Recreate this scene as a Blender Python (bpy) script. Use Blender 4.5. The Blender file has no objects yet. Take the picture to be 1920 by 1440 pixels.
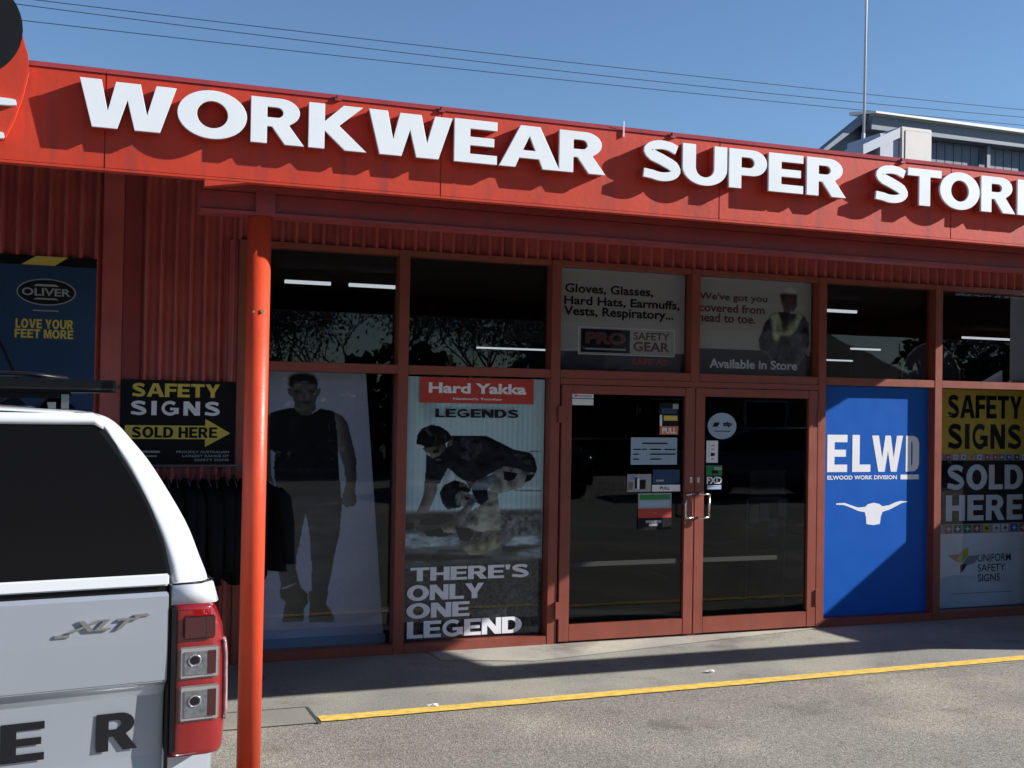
import bpy, bmesh, math, random
from mathutils import Vector, Matrix, Euler
random.seed(7)
S = bpy.context.scene
COL = S.collection

# ------------------------------------------------------------------ camera, sky, sun, exposure
cam = bpy.data.cameras.new('camera'); cam.lens = 41.25; cam.sensor_width = 36; cam.clip_start = .05; cam.clip_end = 2000
co = bpy.data.objects.new('camera', cam); COL.objects.link(co); S.camera = co
cR = Vector((.93281664, -.35993736, .01726902)); cU = Vector((-.0222674, -.00974471, .99970456)); cF = Vector((.35966274, .93292558, .0171049))
M = Matrix.Identity(4)
for i in range(3):
    M[i][0] = cR[i]; M[i][1] = cU[i]; M[i][2] = -cF[i]
M[0][3], M[1][3], M[2][3] = -2.3529, -8.4621, 1.8564
co.matrix_world = M

SUN = Vector((2.9, -1.0, 1.4)).normalized()
EL = math.asin(SUN.z); ROT = math.atan2(SUN.x, SUN.y)
w = bpy.data.worlds.new('World'); S.world = w; w.use_nodes = True
nt = w.node_tree; bg = nt.nodes['Background']
sky = nt.nodes.new('ShaderNodeTexSky'); sky.sky_type = 'NISHITA'; sky.sun_disc = False
sky.sun_elevation = EL; sky.sun_rotation = ROT; sky.air_density = 1.0; sky.dust_density = .1; sky.ozone_density = 5.0
nt.links.new(sky.outputs[0], bg.inputs[0]); bg.inputs[1].default_value = .077
sl = bpy.data.lights.new('sun', 'SUN'); sl.energy = 5.0; sl.angle = math.radians(.5); sl.color = (1, .965, .92)
so = bpy.data.objects.new('sun', sl); COL.objects.link(so)
so.rotation_euler = SUN.to_track_quat('Z', 'Y').to_euler(); so.location = (10, -10, 20)
S.view_settings.view_transform = 'Standard'; S.view_settings.look = 'None'
S.view_settings.exposure = .82; S.view_settings.gamma = 1; S.view_settings.use_curve_mapping = False
S.render.engine = 'CYCLES'

# ------------------------------------------------------------------ materials
def mat(name, col, rough=.6, metal=0, spec=.5, var=0, vscale=6, bump=0, bscale=200, coat=0, emit=0, stain=None):
    m = bpy.data.materials.new(name); m.use_nodes = True; t = m.node_tree; b = t.nodes['Principled BSDF']
    c = (*col, 1)
    b.inputs['Base Color'].default_value = c; b.inputs['Roughness'].default_value = rough; b.inputs['Metallic'].default_value = metal
    b.inputs['Specular IOR Level'].default_value = spec
    if coat: b.inputs['Coat Weight'].default_value = coat; b.inputs['Coat Roughness'].default_value = .05
    if emit:
        b.inputs['Emission Color'].default_value = c; b.inputs['Emission Strength'].default_value = emit
    tc = t.nodes.new('ShaderNodeTexCoord')
    if var:
        n = t.nodes.new('ShaderNodeTexNoise'); n.inputs['Scale'].default_value = vscale; n.inputs['Detail'].default_value = 6
        t.links.new(tc.outputs['Object'], n.inputs['Vector'])
        r = t.nodes.new('ShaderNodeMapRange'); r.inputs[1].default_value = .3; r.inputs[2].default_value = .7
        r.inputs[3].default_value = 1 - var; r.inputs[4].default_value = 1 + var
        t.links.new(n.outputs[0], r.inputs[0])
        x = t.nodes.new('ShaderNodeVectorMath'); x.operation = 'SCALE'; x.inputs[0].default_value = col
        t.links.new(r.outputs[0], x.inputs['Scale']); src = x.outputs[0]
        if stain:
            # vertical dirt streaks
            mp = t.nodes.new('ShaderNodeMapping'); mp.inputs['Scale'].default_value = (9, 9, .7)
            t.links.new(tc.outputs['Object'], mp.inputs[0])
            n2 = t.nodes.new('ShaderNodeTexNoise'); n2.inputs['Scale'].default_value = 1.6; n2.inputs['Detail'].default_value = 8
            t.links.new(mp.outputs[0], n2.inputs['Vector'])
            r2 = t.nodes.new('ShaderNodeMapRange'); r2.inputs[1].default_value = .5; r2.inputs[2].default_value = .75
            r2.inputs[3].default_value = 0; r2.inputs[4].default_value = stain[1]; t.links.new(n2.outputs[0], r2.inputs[0])
            mx = t.nodes.new('ShaderNodeMix'); mx.data_type = 'RGBA'; t.links.new(r2.outputs[0], mx.inputs[0])
            t.links.new(src, mx.inputs[6]); mx.inputs[7].default_value = (*stain[0], 1); src = mx.outputs[2]
        t.links.new(src, b.inputs['Base Color'])
        rr = t.nodes.new('ShaderNodeMapRange'); rr.inputs[3].default_value = max(.02, rough * .8); rr.inputs[4].default_value = min(1, rough * 1.25)
        t.links.new(n.outputs[0], rr.inputs[0]); t.links.new(rr.outputs[0], b.inputs['Roughness'])
    if bump:
        n = t.nodes.new('ShaderNodeTexNoise'); n.inputs['Scale'].default_value = bscale; n.inputs['Detail'].default_value = 4
        t.links.new(tc.outputs['Object'], n.inputs['Vector'])
        bp = t.nodes.new('ShaderNodeBump'); bp.inputs['Strength'].default_value = bump; bp.inputs['Distance'].default_value = .01
        t.links.new(n.outputs[0], bp.inputs['Height']); t.links.new(bp.outputs[0], b.inputs['Normal'])
    return m

def ground_mat(name, cols, speck, coarse):
    m = bpy.data.materials.new(name); m.use_nodes = True; t = m.node_tree; b = t.nodes['Principled BSDF']
    tc = t.nodes.new('ShaderNodeTexCoord'); V = tc.outputs['Object']
    def noise(s, d=6, ro=.5):
        n = t.nodes.new('ShaderNodeTexNoise'); n.inputs['Scale'].default_value = s; n.inputs['Detail'].default_value = d
        n.inputs['Roughness'].default_value = ro; t.links.new(V, n.inputs['Vector']); return n.outputs[0]
    def ramp(src, a, bb, ca, cb):
        r = t.nodes.new('ShaderNodeValToRGB'); e = r.color_ramp.elements
        e[0].position = a; e[1].position = bb; e[0].color = (*ca, 1); e[1].color = (*cb, 1); t.links.new(src, r.inputs[0]); return r.outputs[0]
    def mix(f, a, c, mode='MIX'):
        x = t.nodes.new('ShaderNodeMix'); x.data_type = 'RGBA'; x.blend_type = mode
        if isinstance(f, float): x.inputs[0].default_value = f
        else: t.links.new(f, x.inputs[0])
        t.links.new(a, x.inputs[6]); t.links.new(c, x.inputs[7]); return x.outputs[2]
    base = ramp(noise(.9, 8, .6), .3, .7, cols[0], cols[1])
    v = t.nodes.new('ShaderNodeTexVoronoi'); v.inputs['Scale'].default_value = coarse; t.links.new(V, v.inputs['Vector'])
    sp = ramp(v.outputs['Color'], .1, .9, (1 - speck,) * 3, (1 + speck,) * 3)
    c = mix(1.0, base, sp, 'MULTIPLY')
    sp2 = ramp(noise(coarse * .35, 3, .8), .35, .65, (1 - speck * .7,) * 3, (1 + speck * .7,) * 3)
    c = mix(1.0, c, sp2, 'MULTIPLY')
    st = ramp(noise(2.6, 10, .7), .56, .68, (1, 1, 1), (.80, .78, .74)); c = mix(1.0, c, st, 'MULTIPLY')
    pl = ramp(noise(.45, 3, .6), .52, .62, (1, 1, 1), (1.22, 1.2, 1.12)); c = mix(1.0, c, pl, 'MULTIPLY')
    nz = t.nodes.new('ShaderNodeTexNoise'); nz.inputs['Scale'].default_value = 1.7; nz.inputs['Detail'].default_value = 5; t.links.new(V, nz.inputs['Vector'])
    ad = t.nodes.new('ShaderNodeVectorMath'); ad.operation = 'ADD'; sc_ = t.nodes.new('ShaderNodeVectorMath'); sc_.operation = 'SCALE'; sc_.inputs['Scale'].default_value = .7
    t.links.new(nz.outputs['Color'], sc_.inputs[0]); t.links.new(V, ad.inputs[0]); t.links.new(sc_.outputs[0], ad.inputs[1])
    cv = t.nodes.new('ShaderNodeTexVoronoi'); cv.feature = 'DISTANCE_TO_EDGE'; cv.inputs['Scale'].default_value = .42; t.links.new(ad.outputs[0], cv.inputs['Vector'])
    ck = ramp(cv.outputs['Distance'], .0010, .003, (.94, .93, .92), (1, 1, 1)); c = mix(1.0, c, ck, 'MULTIPLY')
    oi = ramp(noise(1.1, 4, .55), .60, .72, (1, 1, 1), (.62, .61, .6)); c = mix(1.0, c, oi, 'MULTIPLY')
    t.links.new(c, b.inputs['Base Color']); b.inputs['Roughness'].default_value = .92; b.inputs['Specular IOR Level'].default_value = .2
    bp = t.nodes.new('ShaderNodeBump'); bp.inputs['Strength'].default_value = .6; bp.inputs['Distance'].default_value = .004
    t.links.new(v.outputs['Distance'], bp.inputs['Height']); t.links.new(bp.outputs[0], b.inputs['Normal'])
    return m

def glass_mat(name, tint, r0):
    m = bpy.data.materials.new(name); m.use_nodes = True; t = m.node_tree
    t.nodes.remove(t.nodes['Principled BSDF']); out = t.nodes['Material Output']
    g = t.nodes.new('ShaderNodeNewGeometry')
    d = t.nodes.new('ShaderNodeVectorMath'); d.operation = 'DOT_PRODUCT'; t.links.new(g.outputs['Incoming'], d.inputs[0]); t.links.new(g.outputs['Normal'], d.inputs[1])
    def mth(op, a, b=None):
        x = t.nodes.new('ShaderNodeMath'); x.operation = op
        for i, q in enumerate((a, b)):
            if q is None: continue
            if isinstance(q, (int, float)): x.inputs[i].default_value = q
            else: t.links.new(q, x.inputs[i])
        return x.outputs[0]
    c = mth('ABSOLUTE', d.outputs['Value']); f = mth('POWER', mth('SUBTRACT', 1, c), 5)
    f = mth('ADD', mth('MULTIPLY', f, 1 - r0), r0)
    tr = t.nodes.new('ShaderNodeBsdfTransparent'); tr.inputs[0].default_value = (*tint, 1)
    gl = t.nodes.new('ShaderNodeBsdfGlossy'); gl.inputs['Roughness'].default_value = 0.0; gl.inputs[0].default_value = (.95, .97, 1, 1)
    n = t.nodes.new('ShaderNodeTexNoise'); n.inputs['Scale'].default_value = 1.3
    tc = t.nodes.new('ShaderNodeTexCoord'); t.links.new(tc.outputs['Object'], n.inputs['Vector'])
    bp = t.nodes.new('ShaderNodeBump'); bp.inputs['Strength'].default_value = .05; bp.inputs['Distance'].default_value = .02
    t.links.new(n.outputs[0], bp.inputs['Height']); t.links.new(bp.outputs[0], gl.inputs['Normal'])
    mx = t.nodes.new('ShaderNodeMixShader'); t.links.new(f, mx.inputs[0]); t.links.new(tr.outputs[0], mx.inputs[1]); t.links.new(gl.outputs[0], mx.inputs[2])
    t.links.new(mx.outputs[0], out.inputs[0]); return m

def film(name, col, through):   # perforated window film: printed, partly see-through
    m = mat(name, col, .6); t = m.node_tree; b = t.nodes['Principled BSDF']; out = t.nodes['Material Output']
    tr = t.nodes.new('ShaderNodeBsdfTransparent'); mx = t.nodes.new('ShaderNodeMixShader'); mx.inputs[0].default_value = through
    t.links.new(b.outputs[0], mx.inputs[1]); t.links.new(tr.outputs[0], mx.inputs[2]); t.links.new(mx.outputs[0], out.inputs[0]); return m

STN = ((.10, .03, .025), .45)
K = dict(
    red=mat('red_paint', (.46, .037, .014), .55, var=.10, vscale=3, stain=((.22, .035, .03), .7), bump=.08, bscale=30, spec=.3),
    red_wall=mat('red_steel', (.42, .080, .068), .34, var=.16, vscale=4, stain=STN, spec=.5),
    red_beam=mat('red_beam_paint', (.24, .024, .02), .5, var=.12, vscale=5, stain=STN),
    post=mat('orange_red_gloss', (.56, .058, .020), .42, var=.05, vscale=8, stain=((.26, .05, .03), .55), spec=.35, bump=.1, bscale=40),
    frame=mat('terracotta_aluminium', (.235, .058, .038), .42, var=.08, vscale=5, stain=((.10, .05, .035), .35), spec=.4),
    white=mat('white_sign_face', (.70, .73, .74), .4, var=.02), lett_side=mat('white_sign_return', (.60, .62, .64), .5),
    glass=glass_mat('tinted_glass', (.86, .89, .91), .022), dglass=glass_mat('door_glass', (.70, .73, .74), .020),
    black=mat('black_print', (.006, .006, .008), .45, spec=.12, var=.2), ink=mat('dark_ink', (.012, .012, .014), .5, spec=.12),
    yellow=mat('yellow_print', (.62, .50, .10), .5, spec=.12, var=.04), w6yellow=mat('amber_print', (.70, .48, .07), .5, spec=.12, var=.06),
    pwhite=mat('white_print', (.74, .75, .80), .5, spec=.12, var=.03), grey=mat('grey_print', (.33, .34, .35), .6, spec=.12, var=.05),
    navy=mat('navy_print', (.025, .06, .13), .5, spec=.12, var=.15, vscale=2), elwd=mat('blue_panel', (.010, .095, .42), .4, spec=.12, var=.04),
    green=mat('green_print', (.03, .22, .07), .5, spec=.12), hyred=mat('brick_red_print', (.42, .06, .05), .5, spec=.12, var=.04), orange=mat('orange_print', (.6, .2, .1), .5, spec=.12),
    hysky=mat('pale_fence_print', (.62, .78, .80), .55, spec=.12, var=.08, vscale=5), hyground=mat('gravel_print', (.10, .10, .095), .7, spec=.12, var=.55, vscale=38),
    hylog=mat('timber_print', (.24, .26, .25), .7, spec=.12, var=.6, vscale=14), shirt=mat('checked_shirt_print', (.022, .024, .028), .6, spec=.12, var=.7, vscale=30),
    khaki=mat('khaki_print', (.20, .17, .12), .6, spec=.12, var=.55, vscale=24), skin=mat('skin_print', (.22, .16, .13), .6, spec=.12, var=.25, vscale=20), boot=mat('boot_print', (.26, .19, .10), .6, spec=.12, var=.5, vscale=20),
    bback=mat('grey_banner_print', (.46, .47, .62), .55, spec=.12, var=.06, vscale=1.2), bpants=mat('trouser_print', (.085, .09, .11), .6, spec=.12, var=.3, vscale=12),
    bskin=mat('tanned_print', (.15, .13, .125), .6, spec=.12, var=.3, vscale=14), btop=mat('black_vest_print', (.020, .022, .028), .6, spec=.12, var=.4, vscale=9), bboot=mat('brown_boot_print', (.10, .095, .085), .6, spec=.12, var=.5, vscale=16),
    w3bg=film('grey_film', (.47, .455, .44), .10), w3low=film('charcoal_film', (.045, .045, .07), .10), w3pale=film('pale_blue_film', (.34, .36, .42), .12),
    skyfilm=mat('pale_sign_print', (.30, .40, .52), .5, spec=.12, var=.06, vscale=3), hivis=mat('hivis_print', (.35, .40, .12), .6, spec=.12),
    chrome=mat('brushed_steel', (.62, .62, .62), .25, 1), steel=mat('galvanised_steel', (.45, .47, .5), .45, .8, var=.1),
    truck=mat('silver_paint', (.30, .325, .365), .34, .3, coat=.7, var=.02, vscale=2), tw=mat('white_canopy_paint', (.60, .62, .65), .30, 0, coat=.6, var=.02, vscale=2),
    rubber=mat('black_rubber', (.006, .006, .007), .4, spec=.25, var=.2), tglass=mat('dark_privacy_glass', (.006, .006, .007), .15, spec=.12),
    tred=mat('red_lens', (.20, .006, .006), .08, coat=1), tdark=mat('smoked_lens', (.045, .006, .006), .1, coat=1), tclear=mat('clear_lens', (.13, .14, .15), .2, .2, coat=1, var=.4, vscale=60), trim=mat('lens_bezel', (.42, .38, .37), .15, .5, coat=.8), outer=mat('pink_clear_lens', (.40, .20, .21), .08, coat=1, var=.5, vscale=40), rack=mat('satin_black_metal', (.004, .004, .005), .35, spec=.2),
    cloth=mat('black_cloth', (.008, .008, .010), .95, var=.3, vscale=20, spec=.1),
    conc=ground_mat('concrete_apron', ((.27, .26, .235), (.33, .318, .285)), .22, 230), asph=ground_mat('worn_asphalt', ((.228, .212, .184), (.305, .284, .248)), .33, 110),
    slab=ground_mat('smooth_concrete', ((.26, .245, .215), (.31, .295, .26)), .10, 300), thr=ground_mat('pale_concrete', ((.36, .34, .30), (.44, .42, .37)), .12, 260),
    line=mat('yellow_road_paint', (.80, .54, .12), .8, var=.20, vscale=18, spec=.2, bump=.3, bscale=300),
    shed=mat('blue_grey_cladding', (.11, .145, .185), .5, var=.08, vscale=1), shedlite=mat('pale_roof_edge', (.78, .78, .72), .4, var=.04), shedtrim=mat('grey_barge', (.17, .20, .24), .5, var=.1),
    ac=mat('cream_metal', (.60, .57, .52), .5, var=.05), acs=mat('grey_metal', (.42, .46, .52), .5, var=.05), wire=mat('wire_insulation', (.05, .09, .16), .6),
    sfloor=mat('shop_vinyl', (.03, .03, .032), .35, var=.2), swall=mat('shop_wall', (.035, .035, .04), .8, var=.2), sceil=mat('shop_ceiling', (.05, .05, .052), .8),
    dsteel=mat('dull_steel', (.10, .10, .11), .5, .6),
    mutered=mat('faded_maroon_print', (.14, .06, .06), .6, spec=.1), palefield=mat('pale_grey_blue_print', (.80, .82, .85), .5, var=.08, vscale=3, spec=.12), brown=mat('dark_bluish_car', (.10, .14, .22), .3, .3, coat=.6),
    band=mat('grey_strip', (.05, .05, .048), .8, spec=.1), cable=mat('cable_sheath', (.03, .045, .07), .7), ret=mat('red_letter_return', (.33, .03, .02), .5),
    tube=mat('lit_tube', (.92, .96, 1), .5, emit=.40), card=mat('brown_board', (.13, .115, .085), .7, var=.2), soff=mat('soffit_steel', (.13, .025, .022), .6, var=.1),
    bark=mat('grey_bark', (.10, .085, .07), .9, var=.3), twig=mat('pale_twigs', (.20, .18, .15), .9, var=.2), leaf=mat('hedge_leaf', (.035, .06, .02), .8, var=.4, vscale=3),
    roof=mat('terracotta_tiles', (.09, .065, .055), .8, var=.25, vscale=8), wallb=mat('house_brick', (.20, .13, .10), .85, var=.2), brick=mat('shade_wall_render', (.30, .27, .23), .85, var=.1),
    rust=mat('rusty_bolt', (.30, .16, .05), .7), scrap=mat('paper_scrap', (.75, .73, .7), .7), road=mat('dark_road', (.06, .06, .06), .9, var=.2),
    purple=mat('violet_print', (.22, .2, .45), .5, spec=.12, var=.3, vscale=30),
)

# ------------------------------------------------------------------ mesh helpers
class MB:
    def __init__(s): s.v = []; s.f = []; s.mi = []; s.sm = []; s.m = 0; s.smooth = False
    def face(s, idx): s.f.append(idx); s.mi.append(s.m); s.sm.append(s.smooth)
    def quad(s, *p): n = len(s.v); s.v += [tuple(q) for q in p]; s.face(list(range(n, n + len(p)))); return s
    def box(s, x0, x1, y0, y1, z0, z1):
        n = len(s.v)
        s.v += [(x0, y0, z0), (x1, y0, z0), (x1, y1, z0), (x0, y1, z0), (x0, y0, z1), (x1, y0, z1), (x1, y1, z1), (x0, y1, z1)]
        for f in ((0, 3, 2, 1), (4, 5, 6, 7), (0, 1, 5, 4), (1, 2, 6, 5), (2, 3, 7, 6), (3, 0, 4, 7)): s.face([n + i for i in f])
        return s
    def prism(s, pts, y0, y1):     # polygon in x,z extruded from y0 (front) to y1
        n = len(s.v); k = len(pts)
        s.v += [(x, y0, z) for x, z in pts] + [(x, y1, z) for x, z in pts]
        s.face(list(range(n, n + k))); s.face(list(range(n + 2 * k - 1, n + k - 1, -1)))
        for i in range(k): j = (i + 1) % k; s.face([n + i, n + k + i, n + k + j, n + j])
        return s
    def rings(s, rings, close=True, caps=True):
        n = len(s.v); k = len(rings[0])
        for r in rings: s.v += [tuple(q) for q in r]
        for a in range(len(rings) - 1):
            for i in range(k if close else k - 1):
                j = (i + 1) % k; s.face([n + a * k + i, n + a * k + j, n + (a + 1) * k + j, n + (a + 1) * k + i])
        if caps: s.face(list(range(n + k - 1, n - 1, -1))); s.face([n + (len(rings) - 1) * k + i for i in range(k)])
        return s
    def tube(s, p, q, r, r2=None, k=10):
        p = Vector(p); q = Vector(q); d = (q - p).normalized(); r2 = r if r2 is None else r2
        a = d.orthogonal().normalized(); b = d.cross(a)
        R1 = [p + (a * math.cos(t) + b * math.sin(t)) * r for t in [2 * math.pi * i / k for i in range(k)]]
        R2 = [q + (a * math.cos(t) + b * math.sin(t)) * r2 for t in [2 * math.pi * i / k for i in range(k)]]
        o = s.smooth; s.smooth = k > 5; s.rings([R1, R2]); s.smooth = o
        if s.smooth is False and k > 5:
            s.sm[-1] = False; s.sm[-2] = False
        return s
    def path(s, pts, r, k=8):
        for a, b in zip(pts, pts[1:]): s.tube(a, b, r, k=k)
        return s
    def build(s, name, m, parent=None, bevel=0, seg=2, auto=None):
        me = bpy.data.meshes.new(name); me.from_pydata([tuple(v) for v in s.v], [], s.f)
        for q in (m if isinstance(m, (list, tuple)) else [m]): me.materials.append(K[q])
        for i, p in enumerate(me.polygons): p.material_index = s.mi[i]; p.use_smooth = s.sm[i]
        bm = bmesh.new(); bm.from_mesh(me); bmesh.ops.recalc_face_normals(bm, faces=bm.faces)
        if bevel:
            bmesh.ops.remove_doubles(bm, verts=bm.verts, dist=1e-5)
            ed = [e for e in bm.edges if len(e.link_faces) == 2 and e.calc_face_angle(0) > .6]
            bmesh.ops.bevel(bm, geom=ed, offset=bevel, segments=seg, affect='EDGES', clamp_overlap=True)
        bm.to_mesh(me); bm.free()
        o = bpy.data.objects.new(name, me); COL.objects.link(o)
        if parent: o.parent = parent
        return o

def tag(o, label=None, cat=None, group=None, kind=None):
    if label: o['label'] = label
    if cat: o['category'] = cat
    if group: o['group'] = group
    if kind: o['kind'] = kind
    return o
def thing(name, label, cat, loc=(0, 0, 0), group=None, rz=0):
    o = bpy.data.objects.new(name, None); COL.objects.link(o); o.location = loc; o.rotation_euler = (0, 0, rz); o.empty_display_size = .1
    return tag(o, label, cat, group)
def box(name, m, parent, x0, x1, y0, y1, z0, z1, bevel=0): return MB().box(x0, x1, y0, y1, z0, z1).build(name, m, parent, bevel)

# -------- block capitals used on signs (outer polygons + holes, unit height)
def arc(cx, cy, rx, ry, a0, a1, n=14):
    return [(cx + rx * math.cos(math.radians(a0 + (a1 - a0) * i / n)), cy + ry * math.sin(math.radians(a0 + (a1 - a0) * i / n))) for i in range(n + 1)]
def stroke(c, wd):
    L = []; Rr = []
    for i, p in enumerate(c):
        a = c[max(0, i - 1)]; b = c[min(len(c) - 1, i + 1)]; dx, dy = b[0] - a[0], b[1] - a[1]; l = math.hypot(dx, dy) or 1
        h = (wd[i] if isinstance(wd, list) else wd) / 2; L.append((p[0] - dy / l * h, p[1] + dx / l * h)); Rr.append((p[0] + dy / l * h, p[1] - dx / l * h))
    return L + Rr[::-1]
def GL():
    s = .27; G = {}
    G['W'] = (1.9, [[(0, 1), (.41, 1), (.545, .33), (.70, .98), (1.18, .98), (1.32, .31), (1.50, .98), (1.9, .98), (1.585, 0), (1.085, 0), (.93, .64), (.735, 0), (.25, 0)]])
    G['O'] = (1.32, [arc(.66, .5, .66, .52, 0, 354, 40), arc(.66, .5, .30, .30, 0, 354, 30)])
    G['E'] = (1.0, [[(0, 0), (1, 0), (1, .2), (.36, .2), (.36, .41), (.93, .41), (.93, .6), (.36, .6), (.36, .8), (1, .8), (1, 1), (0, 1)]])
    G['F'] = (.95, [[(0, 0), (.36, 0), (.36, .4), (.9, .4), (.9, .6), (.36, .6), (.36, .8), (.97, .8), (.97, 1), (0, 1)]])
    G['R'] = (1.16, [[(0, 0), (.35, 0), (.35, .38), (.47, .38), (.76, 0), (1.18, 0), (.84, .43)] + arc(.66, .71, .42, .29, -42, 90, 12) + [(0, 1)],
                     [(.35, .57), (.55, .57)] + arc(.58, .69, .14, .12, -90, 90, 8) + [(.35, .81)]])
    G['P'] = (1.12, [[(0, 0), (.35, 0), (.35, .34), (.6, .34)] + arc(.68, .67, .42, .33, -80, 90, 14) + [(0, 1)],
                     [(.35, .53), (.55, .53)] + arc(.58, .67, .16, .14, -90, 90, 8) + [(.35, .81)]])
    G['K'] = (1.25, [[(0, 0), (.34, 0), (.34, .42), (.80, 0), (1.27, 0), (.66, .54), (1.18, 1), (.76, 1), (.34, .60), (.34, 1), (0, 1)]])
    G['A'] = (1.38, [[(0, 0), (.36, 0), (.45, .23), (.92, .23), (1.01, 0), (1.40, 0), (.93, 1), (.48, 1)], [(.53, .41), (.84, .41), (.69, .78)]])
    G['U'] = (1.22, [[(0, 1), (0, .40)] + arc(.61, .42, .61, .44, 180, 360, 22) + [(1.22, 1), (.87, 1), (.87, .42)] + arc(.61, .42, .26, .24, 360, 180, 16) + [(.35, 1)]])
    G['T'] = (1.12, [[(0, 1), (0, .8), (.38, .8), (.38, 0), (.74, 0), (.74, .8), (1.12, .8), (1.12, 1)]])
    G['Y'] = (1.2, [[(0, 1), (.4, 1), (.62, .62), (.82, 1), (1.2, 1), (.79, .38), (.79, 0), (.43, 0), (.43, .38)]])
    G['I'] = (.36, [[(0, 0), (.36, 0), (.36, 1), (0, 1)]])
    G['N'] = (1.15, [[(0, 0), (.32, 0), (.32, .55), (.78, 0), (1.15, 0), (1.15, 1), (.83, 1), (.83, .47), (.38, 1), (0, 1)]])
    G['L'] = (.9, [[(0, 0), (.9, 0), (.9, .2), (.36, .2), (.36, 1), (0, 1)]])
    G['H'] = (1.15, [[(0, 0), (.36, 0), (.36, .4), (.79, .4), (.79, 0), (1.15, 0), (1.15, 1), (.79, 1), (.79, .6), (.36, .6), (.36, 1), (0, 1)]])
    G['D'] = (1.2, [[(0, 0)] + [(.5, 0)] + arc(.58, .5, .62, .5, -85, 85, 20) + [(.5, 1), (0, 1)], [(.36, .2), (.5, .2)] + arc(.54, .5, .28, .3, -85, 85, 14) + [(.5, .8), (.36, .8)]])
    c = [(.98, .80)] + arc(.57, .735, .40, .165, 50, 200, 10) + [(.30, .62), (.56, .53), (.80, .43)] + arc(.58, .27, .40, .172, 35, -130, 12) + [(.06, .17)]
    G['S'] = (1.12, [stroke(c, [.22] * 2 + [.21] * 7 + [.23] * 3 + [.27] * 4 + [.23] * 3 + [.21] * (len(c) - 19))])
    g = arc(.62, .5, .48, .41, 48, 325, 26)
    G['G'] = (1.24, [stroke(g, [.22] * len(g)), [(.62, .54), (1.22, .54), (1.22, .10), (.88, .10), (.88, .36), (.62, .36)]])
    G["'"] = (.34, [[(0, 1), (.34, 1), (.26, .62), (.06, .62)]])
    G['X'] = (1.2, [[(0, 0), (.4, 0), (.6, .3), (.8, 0), (1.2, 0), (.82, .5), (1.18, 1), (.79, 1), (.6, .7), (.42, 1), (.02, 1), (.38, .5)]])
    return G
G = GL()
G['M'] = (1.35, [[(0, 0), (.32, 0), (.32, .6), (.58, 0), (.77, 0), (1.03, .6), (1.03, 0), (1.35, 0), (1.35, 1), (.92, 1), (.675, .42), (.43, 1), (0, 1)]])
G['V'] = (1.3, [[(0, 1), (.4, 1), (.65, .34), (.9, 1), (1.3, 1), (.85, 0), (.45, 0)]])
G['B'] = (1.12, [[(0, 0), (.65, 0)] + arc(.74, .28, .40, .28, -80, 60, 10) + arc(.70, .75, .38, .25, -50, 90, 10) + [(0, 1)], [(.35, .2), (.62, .2)] + arc(.64, .3, .12, .1, -90, 90, 6) + [(.35, .4)], [(.35, .6), (.6, .6)] + arc(.62, .7, .1, .1, -90, 90, 6) + [(.35, .8)]])
def poly_mesh(polys, name, m, parent, y, depth=0, bevel=0):
    cu = bpy.data.curves.new(name, 'CURVE'); cu.dimensions = '2D'; cu.fill_mode = 'BOTH' if depth else 'FRONT'
    for P in polys:
        sp = cu.splines.new('POLY'); sp.points.add(len(P) - 1); sp.use_cyclic_u = True
        for i, (a, b) in enumerate(P): sp.points[i].co = (a, b, 0, 1)
    cu.extrude = max(0, depth / 2 - bevel); cu.bevel_depth = bevel; cu.bevel_resolution = 1
    t = bpy.data.objects.new('tmp', cu); COL.objects.link(t)
    me = bpy.data.meshes.new_from_object(t.evaluated_get(bpy.context.evaluated_depsgraph_get())); bpy.data.objects.remove(t); bpy.data.curves.remove(cu)
    for v in me.vertices: x, yy, z = v.co; v.co = (x, y + depth / 2 - z if depth else y, yy)
    me.materials.clear(); me.materials.append(K[m]); me.name = name
    for p in me.polygons: p.use_smooth = False
    o = bpy.data.objects.new(name, me); COL.objects.link(o); o.parent = parent
    return o
def block(text, x0, x1, z0, z1, y, m, parent, gap=.13, space=.45, name='lettering', depth=0, bevel=0):
    cur = 0; P = []
    for ch in text:
        if ch == ' ': cur += space; continue
        wd, pl = G[ch]
        for p in pl: P.append([(a + cur, b) for a, b in p])
        cur += wd + gap
    W = cur - gap
    # overlapping strokes of G are built as separate meshes to avoid fill cancelling
    if 'G' in text and not depth:
        mb = None
    sx = (x1 - x0) / W; sz = z1 - z0
    Q = [[(x0 + a * sx, z0 + b * sz) for a, b in p] for p in P]
    if 'G' in text:
        first = []; second = []; cur = 0; i = 0
        for ch in text:
            if ch == ' ': continue
            n = len(G[ch][1]); seg = Q[i:i + n]; i += n
            if ch == 'G': first.append(seg[0]); second.append(seg[1])
            else: first += seg
        o = poly_mesh(first, name, m, parent, y, depth, bevel); o2 = poly_mesh(second, name, m, parent, y - .0004, depth, bevel)
        bm = bmesh.new(); bm.from_mesh(o.data); bm.from_mesh(o2.data); bm.to_mesh(o.data); bm.free(); bpy.data.objects.remove(o2)
        return o
    return poly_mesh(Q, name, m, parent, y, depth, bevel)
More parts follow.
